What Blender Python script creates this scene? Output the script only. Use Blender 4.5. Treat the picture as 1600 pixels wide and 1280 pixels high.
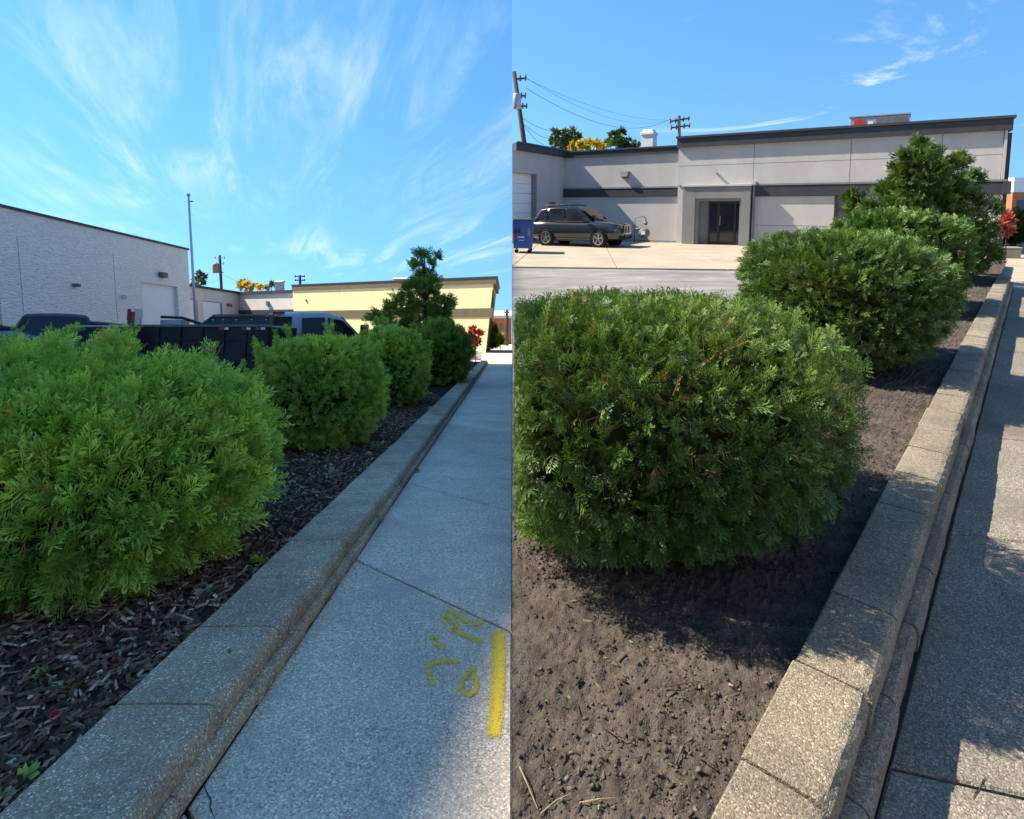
import bpy, math, random
import numpy as np
from mathutils import Matrix, Vector

for o in list(bpy.data.objects):
    bpy.data.objects.remove(o)
scene = bpy.context.scene
C = scene.collection
R_ = math.radians

# ------------------------------------------------------------------ camera
F_PX, CY, PITCH = 924.0, 419.0, R_(6.0)
CAM_H = 1.68
cam_d = bpy.data.cameras.new('camera')
cam = bpy.data.objects.new('camera', cam_d)
C.objects.link(cam)
cam.location = (0, 0, CAM_H)
cam.rotation_euler = (R_(90) - PITCH, 0, 0)
cam_d.sensor_fit = 'HORIZONTAL'
cam_d.sensor_width = 36
cam_d.lens = 36 * F_PX / 1600
cam_d.shift_y = (CY - 640) / 1600
cam_d.clip_start = 0.05
cam_d.clip_end = 5000
scene.camera = cam

# ------------------------------------------------------------------ sky, sun, exposure
SUN_EL, SUN_AZ = R_(45), R_(-70)          # azimuth from +Y towards +X
TO_SUN = Vector((math.sin(SUN_AZ) * math.cos(SUN_EL), math.cos(SUN_AZ) * math.cos(SUN_EL), math.sin(SUN_EL)))
sun_d = bpy.data.lights.new('sun', 'SUN')
sun_d.energy = 4.2
sun_d.angle = R_(0.5)
sun_d.color = (1.0, 0.965, 0.91)
sun = bpy.data.objects.new('sun', sun_d)
C.objects.link(sun)
sun.rotation_euler = TO_SUN.to_track_quat('Z', 'Y').to_euler()
sun.location = (-20, 0, 40)

vs = scene.view_settings
vs.view_transform = 'Standard'
vs.look = 'None'
vs.exposure = 1.46
vs.gamma = 1
vs.use_curve_mapping = False
vs.use_white_balance = True
vs.white_balance_temperature = 7700
vs.white_balance_tint = 10

world = bpy.data.worlds.new('World')
scene.world = world
world.use_nodes = True


class NT:
    """small wrapper for node trees"""
    def __init__(s, tree):
        s.t = tree
        s.n = tree.nodes
        s.l = tree.links

    def add(s, typ, **kw):
        nd = s.n.new(typ)
        for k, v in kw.items():
            setattr(nd, k, v)
        return nd

    def set(s, nd, i, v):
        if hasattr(v, 'links') or hasattr(v, 'is_linked'):
            s.l.new(v, nd.inputs[i])
        else:
            nd.inputs[i].default_value = v

    def math(s, op, a, b=0.0, c=None, clamp=False):
        nd = s.add('ShaderNodeMath', operation=op, use_clamp=clamp)
        s.set(nd, 0, a)
        s.set(nd, 1, b)
        if c is not None:
            s.set(nd, 2, c)
        return nd.outputs[0]

    def mix(s, f, a, b, mode='MIX'):
        nd = s.add('ShaderNodeMix', data_type='RGBA', blend_type=mode)
        s.set(nd, 0, f)
        s.set(nd, 6, a)
        s.set(nd, 7, b)
        return nd.outputs[2]

    def ramp(s, f, lo, hi, a=0.0, b=1.0, smooth=True):
        nd = s.add('ShaderNodeMapRange', interpolation_type='SMOOTHSTEP' if smooth else 'LINEAR')
        s.set(nd, 0, f)
        s.set(nd, 1, lo)
        s.set(nd, 2, hi)
        s.set(nd, 3, a)
        s.set(nd, 4, b)
        return nd.outputs[0]

    def noise(s, vec, scale, detail=5.0, rough=0.55, dist=0.0):
        nd = s.add('ShaderNodeTexNoise')
        if vec is not None:
            s.l.new(vec, nd.inputs['Vector'])
        nd.inputs['Scale'].default_value = scale
        nd.inputs['Detail'].default_value = detail
        nd.inputs['Roughness'].default_value = rough
        nd.inputs['Distortion'].default_value = dist
        return nd.outputs[0]

    def xyz(s, x, y, z=0.0):
        nd = s.add('ShaderNodeCombineXYZ')
        s.set(nd, 0, x)
        s.set(nd, 1, y)
        s.set(nd, 2, z)
        return nd.outputs[0]


def c4(c):
    return (c[0], c[1], c[2], 1.0)


SLOPE = math.tan(R_(12.73))     # the left-hand street falls away from the camera
Z0L = 0.28


def build_world():
    t = NT(world.node_tree)
    t.n.clear()
    out = t.add('ShaderNodeOutputWorld')
    bg = t.add('ShaderNodeBackground')
    t.l.new(bg.outputs[0], out.inputs[0])
    bg.inputs[1].default_value = 0.115
    tc = t.add('ShaderNodeTexCoord')
    sp = t.add('ShaderNodeSeparateXYZ')
    t.l.new(tc.outputs['Generated'], sp.inputs[0])
    x, y, z = sp.outputs
    left = t.math('LESS_THAN', x, 0.0)
    # over the falling street the skyline lies lower
    drop = t.math('MULTIPLY', t.math('MAXIMUM', y, 0.0), SLOPE)
    zl = t.math('ADD', z, t.math('MULTIPLY', drop, left))
    zc = t.math('ADD', t.math('MULTIPLY', t.math('MAXIMUM', zl, 0.0), 0.66), 0.27)
    sky = t.add('ShaderNodeTexSky', sky_type='NISHITA')
    sky.sun_disc = False
    sky.sun_elevation = SUN_EL
    sky.sun_rotation = SUN_AZ
    sky.air_density = 1.0
    sky.dust_density = 0.0
    sky.ozone_density = 2.4
    t.l.new(t.xyz(x, y, zc), sky.inputs[0])
    hs = t.add('ShaderNodeHueSaturation')
    hs.inputs['Saturation'].default_value = 1.30
    t.l.new(sky.outputs[0], hs.inputs['Color'])
    # cloud plane
    zp = t.math('MAXIMUM', zl, 0.03)
    u = t.math('DIVIDE', x, zp)
    v = t.math('DIVIDE', y, zp)
    ca, sa = math.cos(R_(23)), math.sin(R_(23))
    along = t.math('ADD', t.math('MULTIPLY', u, -sa), t.math('MULTIPLY', v, ca))
    acr = t.math('ADD', t.math('MULTIPLY', u, ca), t.math('MULTIPLY', v, sa))
    # cirrus over the left-hand street
    n1 = t.noise(t.xyz(t.math('MULTIPLY', acr, 2.3), t.math('MULTIPLY', along, 0.34), 3.3), 1.0, 10, 0.64, 1.1)
    n2 = t.noise(t.xyz(t.math('MULTIPLY', acr, 0.55), t.math('MULTIPLY', along, 0.22), 7.9), 1.0, 3, 0.5, 0.4)
    m = t.math('MULTIPLY', t.ramp(n1, 0.44, 0.74), t.ramp(n2, 0.36, 0.62))
    n3 = t.noise(t.xyz(t.math('MULTIPLY', acr, 5.0), t.math('MULTIPLY', along, 0.5), 1.0), 1.0, 6, 0.6, 0.8)
    m = t.math('MULTIPLY', m, t.ramp(n3, 0.2, 0.75, 0.3, 1.0))
    m = t.math('MULTIPLY', m, t.ramp(zl, 0.05, 0.16))
    m_left = t.math('MULTIPLY', m, 0.36)
    # a few wisps over the right-hand lot
    r1 = t.noise(t.xyz(t.math('MULTIPLY', u, 0.55), t.math('MULTIPLY', v, 0.42), 11.4), 1.0, 8, 0.6, 1.0)
    r2 = t.ramp(t.math('DIVIDE', x, t.math('MAXIMUM', y, 0.05)), 0.10, 0.75)
    m_right = t.math('MULTIPLY', t.math('MULTIPLY', t.ramp(r1, 0.585, 0.76), t.ramp(zl, 0.03, 0.10)), r2)
    m_right = t.math('MULTIPLY', m_right, 0.75)
    mask = t.math('ADD', t.math('MULTIPLY', m_left, left),
                  t.math('MULTIPLY', m_right, t.math('SUBTRACT', 1.0, left)))
    col = t.mix(mask, hs.outputs[0], (5.2, 5.7, 6.3, 1))
    t.l.new(col, bg.inputs[0])


build_world()

# ------------------------------------------------------------------ geometry helpers
_f = Vector((0, math.cos(PITCH), -math.sin(PITCH)))
_u = Vector((0, math.sin(PITCH), math.cos(PITCH)))
EYE = Vector((0, 0, CAM_H))


def ray(px, py):
    return _f + Vector((1, 0, 0)) * ((px - 800) / F_PX) + _u * (-(py - CY) / F_PX)


def at_r(px, py, z=0.0):
    """point of the level right-hand place at height z"""
    d = ray(px, py)
    return EYE + d * ((z - CAM_H) / d.z)


def at_l(px, py, h=0.0):
    """point of the falling left-hand street at height h over its ground"""
    d = ray(px, py)
    t = (Z0L + h - CAM_H) / (d.z + SLOPE * d.y)
    return EYE + d * t


def at_y(px, py, Y):
    d = ray(px, py)
    return EYE + d * (Y / d.y)


def lz(x, y, h=0.0):
    return Vector((x, y, Z0L - SLOPE * y + h))


ML = Matrix.Translation((0, 0, Z0L)) @ Matrix.Rotation(-math.atan(SLOPE), 4, 'X')
MLI = ML.inverted()


def tag(o, label=None, cat=None, group=None, kind=None):
    if label:
        o['label'] = label
    if cat:
        o['category'] = cat
    if group:
        o['group'] = group
    if kind:
        o['kind'] = kind
    return o


def empty(name, loc=(0, 0, 0), rz=0.0, label=None, cat=None, group=None, mat=None):
    o = bpy.data.objects.new(name, None)
    C.objects.link(o)
    o.empty_display_size = 0.2
    if mat is not None:
        o.matrix_world = mat
    else:
        o.location = loc
        o.rotation_euler = (0, 0, rz)
    return tag(o, label, cat, group)


def link(name, me, m, parent=None):
    o = bpy.data.objects.new(name, me)
    if m is not None and not me.materials:
        me.materials.append(m)
    C.objects.link(o)
    if parent is not None:
        o.parent = parent
    return o


class MB:
    def __init__(s):
        s.v, s.f = [], []

    def add(s, vs_, fs):
        b = len(s.v)
        s.v += [tuple(p) for p in vs_]
        s.f += [tuple(i + b for i in f) for f in fs]
        return s

    def box(s, x0, x1, y0, y1, z0, z1, c=0.0):
        if x0 > x1: x0, x1 = x1, x0
        if y0 > y1: y0, y1 = y1, y0
        if z0 > z1: z0, z1 = z1, z0
        if c <= 0:
            return s.add([(x0, y0, z0), (x1, y0, z0), (x1, y1, z0), (x0, y1, z0),
                          (x0, y0, z1), (x1, y0, z1), (x1, y1, z1), (x0, y1, z1)],
                         [(0, 3, 2, 1), (4, 5, 6, 7), (0, 1, 5, 4), (1, 2, 6, 5), (2, 3, 7, 6), (3, 0, 4, 7)])
        # chamfered top edges and vertical edges
        p = lambda e, z: [(x0 + e, y0, z), (x1 - e, y0, z), (x1, y0 + e, z), (x1, y1 - e, z),
                          (x1 - e, y1, z), (x0 + e, y1, z), (x0, y1 - e, z), (x0, y0 + e, z)]
        q = [(a + (c if a < (x0 + x1) / 2 else -c), b + (c if b < (y0 + y1) / 2 else -c), z1) for a, b, _ in p(c, 0)]
        vv = p(c, z0) + p(c, z1 - c) + q
        ff = [tuple(range(7, -1, -1)), tuple(range(16, 24))]
        for k in (0, 8):
            for i in range(8):
                j = (i + 1) % 8
                ff.append((k + i, k + j, k + 8 + j, k + 8 + i))
        return s.add(vv, ff)

    def quad(s, a, b, c, d):
        return s.add([a, b, c, d], [(0, 1, 2, 3)])

    def tube(s, pts, r, n=8, cap=True):
        pts = [Vector(p) for p in pts]
        rs = r if isinstance(r, (list, tuple)) else [r] * len(pts)
        vv, ff = [], []
        for i, p in enumerate(pts):
            d = (pts[min(i + 1, len(pts) - 1)] - pts[max(i - 1, 0)]).normalized()
            a = d.cross(Vector((0, 0, 1)))
            if a.length < 1e-3:
                a = d.cross(Vector((1, 0, 0)))
            a.normalize()
            b = d.cross(a)
            for k in range(n):
                th = 2 * math.pi * k / n
                vv.append(p + (a * math.cos(th) + b * math.sin(th)) * rs[i])
        for i in range(len(pts) - 1):
            for k in range(n):
                j = (k + 1) % n
                ff.append((i * n + k, i * n + j, (i + 1) * n + j, (i + 1) * n + k))
        if cap:
            ff.append(tuple(range(n - 1, -1, -1)))
            ff.append(tuple(range((len(pts) - 1) * n, len(pts) * n)))
        return s.add(vv, ff)

    def lathe(s, prof, axis='Y', n=24, c=(0, 0, 0)):
        """prof: (radius, along)"""
        vv, ff = [], []
        for r, a in prof:
            for k in range(n):
                th = 2 * math.pi * k / n
                p, q = r * math.cos(th), r * math.sin(th)
                e = {'Y': (p, a, q), 'Z': (p, q, a), 'X': (a, p, q)}[axis]
                vv.append((e[0] + c[0], e[1] + c[1], e[2] + c[2]))
        for i in range(len(prof) - 1):
            for k in range(n):
                j = (k + 1) % n
                ff.append((i * n + k, i * n + j, (i + 1) * n + j, (i + 1) * n + k))
        return s.add(vv, ff)

    def loft(s, secs):
        """secs: list of (x, half ring [(y,z)...]) from bottom centre to top centre, mirrored"""
        n = None
        vv, ff = [], []
        for x, half in secs:
            ring = [(x, y, z) for y, z in half] + [(x, -y, z) for y, z in half[::-1] if y > 1e-6]
            n = len(ring)
            vv += ring
        for i in range(len(secs) - 1):
            for k in range(n):
                j = (k + 1) % n
                ff.append((i * n + k, (i + 1) * n + k, (i + 1) * n + j, i * n + j))
        ff.append(tuple(range(n)))
        ff.append(tuple(range(len(secs) * n - 1, (len(secs) - 1) * n - 1, -1)))
        return s.add(vv, ff)

    def mesh(s, name, xf=None, smooth=False, off=None):
        me = bpy.data.meshes.new(name)
        vv = s.v if xf is None else [xf(*p) for p in s.v]
        if off is not None:
            vv = [(p[0] - off[0], p[1] - off[1], p[2] - off[2]) for p in vv]
        me.from_pydata([tuple(p) for p in vv], [], s.f)
        if smooth:
            me.polygons.foreach_set('use_smooth', [True] * len(me.polygons))
        me.update()
        return me

    def build(s, name, m, parent=None, xf=None, smooth=False, off=None, loc=None):
        o = link(name, s.mesh(name, xf, smooth, off), m, parent)
        if loc is not None:
            o.location = loc
        return o


def text_mesh(body, size, extrude=0.004):
    cu = bpy.data.curves.new('lettering', 'FONT')
    cu.body = body
    cu.size = size
    cu.extrude = extrude
    cu.resolution_u = 3
    cu.align_x = 'CENTER'
    cu.align_y = 'CENTER'
    ob = bpy.data.objects.new('lettering_tmp', cu)
    C.objects.link(ob)
    bpy.context.view_layer.update()
    dg = bpy.context.evaluated_depsgraph_get()
    me = bpy.data.meshes.new_from_object(ob.evaluated_get(dg))
    bpy.data.objects.remove(ob)
    return me


def np_mesh(name, verts, faces_flat, nper, attrs=None, smooth=False):
    """fast mesh from numpy: all faces have nper corners"""
    me = bpy.data.meshes.new(name)
    nv = len(verts)
    nf = len(faces_flat) // nper
    me.vertices.add(nv)
    me.vertices.foreach_set('co', np.ascontiguousarray(verts, dtype=np.float32).ravel())
    me.loops.add(nf * nper)
    me.loops.foreach_set('vertex_index', np.ascontiguousarray(faces_flat, dtype=np.int32))
    me.polygons.add(nf)
    me.polygons.foreach_set('loop_start', np.arange(0, nf * nper, nper, dtype=np.int32))
    if smooth:
        me.polygons.foreach_set('use_smooth', np.ones(nf, dtype=bool))
    for k, a in (attrs or {}).items():
        at = me.attributes.new(k, 'FLOAT', 'POINT')
        at.data.foreach_set('value', np.ascontiguousarray(a, dtype=np.float32))
    me.update(calc_edges=True)
    me.validate()
    return me


# ------------------------------------------------------------------ materials
def surf(name, c1, c2=None, ns=3.0, rough=0.8, spec=0.3, bump=0.0, bs=80.0, metal=0.0,
         cells=None, stain=None, coat=0.0, stretch=None, bd=0.01, tone=0.0):
    """procedural surface: c1..c2 by noise; cells=(scale, [(pos,col)..], amount) aggregate; stain=(col, scale, lo, hi)"""
    m = bpy.data.materials.new(name)
    m.use_nodes = True
    t = NT(m.node_tree)
    t.n.clear()
    out = t.add('ShaderNodeOutputMaterial')
    bs_ = t.add('ShaderNodeBsdfPrincipled')
    t.l.new(bs_.outputs[0], out.inputs[0])
    geo = t.add('ShaderNodeNewGeometry')
    pos = geo.outputs['Position']
    if stretch:
        mp = t.add('ShaderNodeMapping')
        mp.inputs['Scale'].default_value = stretch
        t.l.new(pos, mp.inputs[0])
        pos = mp.outputs[0]
    c2 = c2 or tuple(v * 0.8 for v in c1)
    n = t.noise(pos, ns, 7, 0.6)
    col = t.mix(t.ramp(n, 0.32, 0.68), c4(c1), c4(c2))
    hgt = None
    if cells:
        sc, stops, amt = cells
        vo = t.add('ShaderNodeTexVoronoi')
        t.l.new(pos, vo.inputs['Vector'])
        vo.inputs['Scale'].default_value = sc
        sepc = t.add('ShaderNodeSeparateColor')
        t.l.new(vo.outputs['Color'], sepc.inputs[0])
        rp = t.add('ShaderNodeValToRGB')
        rp.color_ramp.interpolation = 'CONSTANT'
        el = rp.color_ramp.elements
        el[0].position, el[0].color = stops[0][0], c4(stops[0][1])
        el[1].position, el[1].color = stops[1][0], c4(stops[1][1])
        for p_, c_ in stops[2:]:
            e = el.new(p_)
            e.color = c4(c_)
        t.l.new(sepc.outputs[0], rp.inputs[0])
        col = t.mix(amt, col, rp.outputs[0], 'MULTIPLY')
        hgt = t.math('SUBTRACT', 1.0, t.math('MULTIPLY', vo.outputs['Distance'], 1.0))
    if stain:
        sc, ssc, lo, hi = stain
        sn = t.noise(pos, ssc, 6, 0.65, 0.5)
        col = t.mix(t.ramp(sn, lo, hi), col, c4(sc))
    if tone:
        oi = t.add('ShaderNodeObjectInfo')
        tv = t.ramp(oi.outputs['Random'], 0, 1, 1 - tone, 1 + tone, False)
        col = t.mix(1.0, col, t.xyz(tv, tv, tv), 'MULTIPLY')
    t.l.new(col, bs_.inputs['Base Color'])
    bs_.inputs['Roughness'].default_value = rough
    bs_.inputs['Specular IOR Level'].default_value = spec
    bs_.inputs['Metallic'].default_value = metal
    bs_.inputs['Coat Weight'].default_value = coat
    bs_.inputs['Coat Roughness'].default_value = 0.06
    if bump:
        b = t.add('ShaderNodeBump')
        b.inputs['Strength'].default_value = bump
        b.inputs['Distance'].default_value = bd
        h = t.noise(pos, bs, 4, 0.6)
        if hgt is not None:
            h = t.math('ADD', h, hgt)
        t.l.new(h, b.inputs['Height'])
        t.l.new(b.outputs[0], bs_.inputs['Normal'])
    return m


def leafmat(name, base, tip, odd, transl=0.3, rough=0.5):
    m = bpy.data.materials.new(name)
    m.use_nodes = True
    t = NT(m.node_tree)
    t.n.clear()
    out = t.add('ShaderNodeOutputMaterial')
    at = t.add('ShaderNodeAttribute', attribute_name='tip')
    ar = t.add('ShaderNodeAttribute', attribute_name='rnd')
    col = t.mix(at.outputs['Fac'], c4(base), c4(tip))  # paler new growth at tips; base darkened to paint in shade contrast
    val = t.ramp(ar.outputs['Fac'], 0.0, 1.0, 0.62, 1.3, False)
    warm = t.ramp(ar.outputs['Fac'], 0.0, 1.0, 0.72, 1.22, False)
    col = t.mix(1.0, col, t.xyz(t.math('MULTIPLY', val, warm), val, t.math('MULTIPLY', val, 0.95)), 'MULTIPLY')
    isodd = t.math('GREATER_THAN', ar.outputs['Fac'], 0.985)
    col = t.mix(isodd, col, c4(odd))
    p = t.add('ShaderNodeBsdfPrincipled')
    t.l.new(col, p.inputs['Base Color'])
    p.inputs['Roughness'].default_value = rough
    p.inputs['Specular IOR Level'].default_value = 0.35
    tr = t.add('ShaderNodeBsdfTranslucent')
    t.l.new(t.mix(1.0, col, (1.15, 1.1, 0.5, 1), 'MULTIPLY'), tr.inputs[0])
    mx = t.add('ShaderNodeMixShader')
    mx.inputs[0].default_value = transl
    t.l.new(p.outputs[0], mx.inputs[1])
    t.l.new(tr.outputs[0], mx.inputs[2])
    t.l.new(mx.outputs[0], out.inputs[0])
    return m


def tintmat(name, stops, rough=0.9, spec=0.2):
    """colour picked per piece by the 'tint' attribute"""
    m = bpy.data.materials.new(name)
    m.use_nodes = True
    t = NT(m.node_tree)
    p = t.n['Principled BSDF']
    at = t.add('ShaderNodeAttribute', attribute_name='tint')
    rp = t.add('ShaderNodeValToRGB')
    el = rp.color_ramp.elements
    el[0].position, el[0].color = stops[0][0], c4(stops[0][1])
    el[1].position, el[1].color = stops[1][0], c4(stops[1][1])
    for q, c_ in stops[2:]:
        e = el.new(q)
        e.color = c4(c_)
    t.l.new(at.outputs['Fac'], rp.inputs[0])
    geo = t.add('ShaderNodeNewGeometry')
    n = t.noise(geo.outputs['Position'], 160, 4, 0.6)
    v = t.ramp(n, 0.25, 0.75, 0.7, 1.25)
    t.l.new(t.mix(1.0, rp.outputs[0], t.xyz(v, v, v), 'MULTIPLY'), p.inputs['Base Color'])
    p.inputs['Roughness'].default_value = rough
    p.inputs['Specular IOR Level'].default_value = spec
    return m


def glassmat(name, col=(0.02, 0.025, 0.03), rough=0.06):
    return surf(name, col, tuple(v * 0.7 for v in col), 2.0, rough, 0.6)


M = {}
M['walk_l'] = surf('shade_lightened_aggregate', (0.81, 0.72, 0.585), (0.68, 0.605, 0.495), 2.2, 0.85, 0.25, 0.3, 220,
                   cells=(165, [(0, (0.50, 0.50, 0.50)), (0.16, (0.82, 0.82, 0.82)), (0.55, (1.0, 1.0, 1.0)), (0.86, (1.45, 1.45, 1.42))], 0.95),
                   stain=((0.50, 0.45, 0.38), 1.3, 0.46, 0.8), tone=0.10)  # lighter copy of the right-hand concrete, raised against the left-hand shade
M['walk_r'] = surf('grey_exposed_aggregate', (0.245, 0.22, 0.185), (0.185, 0.168, 0.142), 2.5, 0.85, 0.25, 0.3, 220,
                   cells=(210, [(0, (0.45, 0.44, 0.42)), (0.3, (0.75, 0.75, 0.72)), (0.6, (1.0, 1.0, 0.98)), (0.9, (1.7, 1.65, 1.55))], 0.95),
                   stain=((0.13, 0.115, 0.095), 1.3, 0.44, 0.8), tone=0.10)  # kept darker than the left walk, set for the sunny side
M['block_l'] = surf('weathered_block_lightened', (0.62, 0.52, 0.39), (0.46, 0.39, 0.30), 3.5, 0.9, 0.2, 0.35, 150,
                    cells=(190, [(0, (0.5, 0.49, 0.46)), (0.35, (0.8, 0.79, 0.76)), (0.7, (1.0, 1.0, 0.97)), (0.93, (2.0, 1.95, 1.85))], 0.9),
                    stain=((0.34, 0.25, 0.155), 2.6, 0.48, 0.78), tone=0.12)  # weathered tone, lightened and warmed against the blue shade
M['block_r'] = surf('sandy_block', (0.27, 0.235, 0.185), (0.20, 0.175, 0.14), 3.5, 0.9, 0.2, 0.35, 170,
                    cells=(220, [(0, (0.5, 0.48, 0.45)), (0.3, (0.8, 0.79, 0.76)), (0.65, (1.0, 1.0, 0.97)), (0.92, (1.7, 1.6, 1.5))], 0.9),
                    stain=((0.125, 0.105, 0.08), 2.4, 0.52, 0.85), tone=0.12)
M['soil'] = surf('dry_soil', (0.100, 0.083, 0.070), (0.056, 0.047, 0.040), 9.0, 0.95, 0.1, 0.55, 320, bd=0.006,
                 cells=(150, [(0, (0.70, 0.69, 0.67)), (0.4, (1.0, 1.0, 1.0)), (0.9, (1.35, 1.32, 1.28))], 0.6))
M['mulch_base'] = surf('mulch_bed', (0.045, 0.035, 0.028), (0.02, 0.016, 0.013), 14, 0.95, 0.1, 0.8, 120)
M['chips'] = tintmat('wood_chips', [(0, (0.035, 0.023, 0.015)), (0.4, (0.13, 0.08, 0.05)), (0.7, (0.30, 0.215, 0.15)), (1, (0.66, 0.54, 0.41))])
M['chips_r'] = tintmat('bark_bits', [(0, (0.03, 0.022, 0.018)), (0.6, (0.08, 0.06, 0.046)), (1, (0.22, 0.17, 0.125))])
M['clods'] = tintmat('soil_clods', [(0, (0.045, 0.038, 0.032)), (0.6, (0.085, 0.071, 0.060)), (1, (0.14, 0.118, 0.10))])
M['asphalt'] = surf('old_asphalt', (0.22, 0.21, 0.20), (0.14, 0.135, 0.13), 0.55, 0.85, 0.25, 0.3, 60,
                    stain=((0.27, 0.262, 0.25), 1.6, 0.46, 0.70), stretch=(0.5, 1.4, 1))
M['apron'] = surf('tan_concrete', (0.36, 0.31, 0.235), (0.30, 0.262, 0.20), 0.8, 0.85, 0.25, 0.2, 90,
                  stain=((0.24, 0.21, 0.165), 0.6, 0.56, 0.8))
M['lot_l'] = surf('lot_paving', (0.22, 0.21, 0.2), (0.15, 0.145, 0.14), 0.7, 0.85, 0.25)
M['stucco'] = surf('grey_stucco', (0.475, 0.465, 0.46), (0.425, 0.416, 0.413), 1.3, 0.9, 0.2, 0.35, 55,
                   stain=((0.375, 0.365, 0.36), 1.6, 0.55, 0.9), stretch=(1, 1, 0.45))
M['stucco_dark'] = surf('slate_stucco', (0.225, 0.228, 0.228), (0.19, 0.194, 0.195), 1.3, 0.9, 0.2, 0.3, 60)
M['trim'] = surf('charcoal_trim', (0.042, 0.048, 0.056), (0.034, 0.039, 0.047), 2.0, 0.6, 0.35, 0.1, 60, stretch=(1, 1, 0.3))
M['cream'] = surf('sun_tinted_stucco', (0.90, 0.77, 0.42), (0.85, 0.72, 0.385), 0.5, 0.9, 0.2, 0.2, 40, stain=((0.80, 0.675, 0.37), 0.7, 0.5, 0.85), stretch=(1, 1, 0.3))  # golden sunlight put into the wall colour
M['olive_trim'] = surf('olive_brown_trim', (0.16, 0.135, 0.085), (0.13, 0.11, 0.07), 2.0, 0.7, 0.3)
M['blockwall'] = surf('white_split_face', (0.90, 0.85, 0.78), (0.85, 0.80, 0.735), 1.2, 0.9, 0.2, 0.8, 5.0, bd=0.05,
                      cells=(5.5, [(0, (0.90, 0.90, 0.90)), (0.35, (0.97, 0.97, 0.97)), (0.7, (1.0, 1.0, 1.0)), (0.9, (1.05, 1.05, 1.05))], 0.5),
                      stain=((0.78, 0.735, 0.675), 4.5, 0.52, 0.80), stretch=(1, 1, 2.6))
M['lowwall'] = surf('pale_wall', (0.66, 0.62, 0.58), (0.60, 0.565, 0.53), 0.8, 0.9, 0.2, 0.2, 20)
M['white_door'] = surf('white_roller_door', (0.80, 0.81, 0.84), (0.76, 0.77, 0.80), 1.0, 0.5, 0.4)
M['white'] = surf('white_paint', (0.78, 0.77, 0.75), (0.7, 0.69, 0.67), 4, 0.6, 0.3)
M['flashing'] = surf('dark_flashing', (0.05, 0.055, 0.06), (0.04, 0.044, 0.05), 2, 0.5, 0.4)
M['black_glass'] = glassmat('dark_glass')
M['win_glass'] = glassmat('window_glass', (0.16, 0.16, 0.14), 0.1)
M['auto_glass'] = glassmat('car_glass', (0.014, 0.018, 0.022), 0.05)
M['auto_glass_l'] = surf('bluish_car_glass', (0.014, 0.018, 0.022), (0.010, 0.013, 0.016), 2, 0.12, 0.3)
M['bronze'] = surf('dark_bronze_frame', (0.03, 0.026, 0.024), (0.024, 0.02, 0.018), 4, 0.45, 0.4)
M['gunmetal'] = surf('gunmetal_paint_darkened', (0.013, 0.015, 0.0155), (0.012, 0.014, 0.0145), 1, 0.22, 0.5, coat=1.0)  # darkened in place of a wing shadow that cannot reach the car
M['black_paint'] = surf('black_car_paint', (0.016, 0.016, 0.018), (0.012, 0.012, 0.014), 2, 0.55, 0.2)
M['black_steel'] = surf('black_trailer_steel', (0.012, 0.012, 0.015), (0.018, 0.017, 0.018), 3, 0.45, 0.4, 0.1, 30,
                        stain=((0.05, 0.035, 0.025), 2.5, 0.66, 0.9))
M['slate_paint'] = surf('slate_blue_paint', (0.30, 0.36, 0.43), (0.28, 0.335, 0.40), 1, 0.4, 0.4, coat=0.3)
M['tyre'] = surf('tyre_rubber', (0.014, 0.014, 0.014), (0.02, 0.02, 0.02), 8, 0.85, 0.2)
M['alloy'] = surf('alloy', (0.62, 0.61, 0.6), (0.55, 0.54, 0.53), 4, 0.25, 0.5, metal=0.9)
M['chrome'] = surf('bright_metal', (0.7, 0.68, 0.64), (0.6, 0.58, 0.55), 4, 0.2, 0.5, metal=1.0)
M['steel'] = surf('galvanised_steel', (0.45, 0.46, 0.47), (0.36, 0.37, 0.38), 6, 0.45, 0.4, metal=0.6)
M['dull_steel'] = surf('dull_pipe', (0.16, 0.16, 0.16), (0.11, 0.11, 0.11), 6, 0.6, 0.4)
M['flag_alu'] = surf('brushed_aluminium', (0.72, 0.72, 0.72), (0.62, 0.62, 0.62), 5, 0.4, 0.4, metal=0.3)
M['red_lens'] = surf('red_lens', (0.50, 0.012, 0.015), (0.40, 0.01, 0.012), 6, 0.25, 0.5)
M['red_label'] = surf('red_label', (0.62, 0.03, 0.04), (0.55, 0.025, 0.03), 5, 0.5)
M['bin_blue'] = surf('blue_bin_paint', (0.028, 0.10, 0.36), (0.022, 0.08, 0.30), 2, 0.5, 0.35, stain=((0.02, 0.06, 0.2), 3, 0.6, 0.8))
M['rust_wood'] = surf('weathered_timber', (0.20, 0.13, 0.085), (0.13, 0.08, 0.05), 14, 0.85, 0.2)
M['pole_wood'] = surf('pole_timber', (0.10, 0.075, 0.058), (0.07, 0.052, 0.04), 8, 0.9, 0.2, stretch=(3, 3, 0.3))
M['wire'] = surf('wire', (0.03, 0.033, 0.038), (0.03, 0.033, 0.038), 1, 0.6)
M['tarp'] = surf('tarp', (0.03, 0.032, 0.036), (0.02, 0.022, 0.026), 6, 0.6, 0.3, 0.5, 14)
M['bark'] = surf('bark', (0.10, 0.068, 0.045), (0.06, 0.042, 0.03), 24, 0.9, 0.2, 0.5, 90)
M['twig'] = surf('orange_brown_twig', (0.36, 0.20, 0.09), (0.26, 0.14, 0.06), 20, 0.8)
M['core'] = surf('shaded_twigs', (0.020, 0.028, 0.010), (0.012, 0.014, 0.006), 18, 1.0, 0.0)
M['brick'] = surf('orange_brick', (0.42, 0.17, 0.085), (0.36, 0.14, 0.07), 3, 0.9)
M['yellow_paint'] = None
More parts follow.
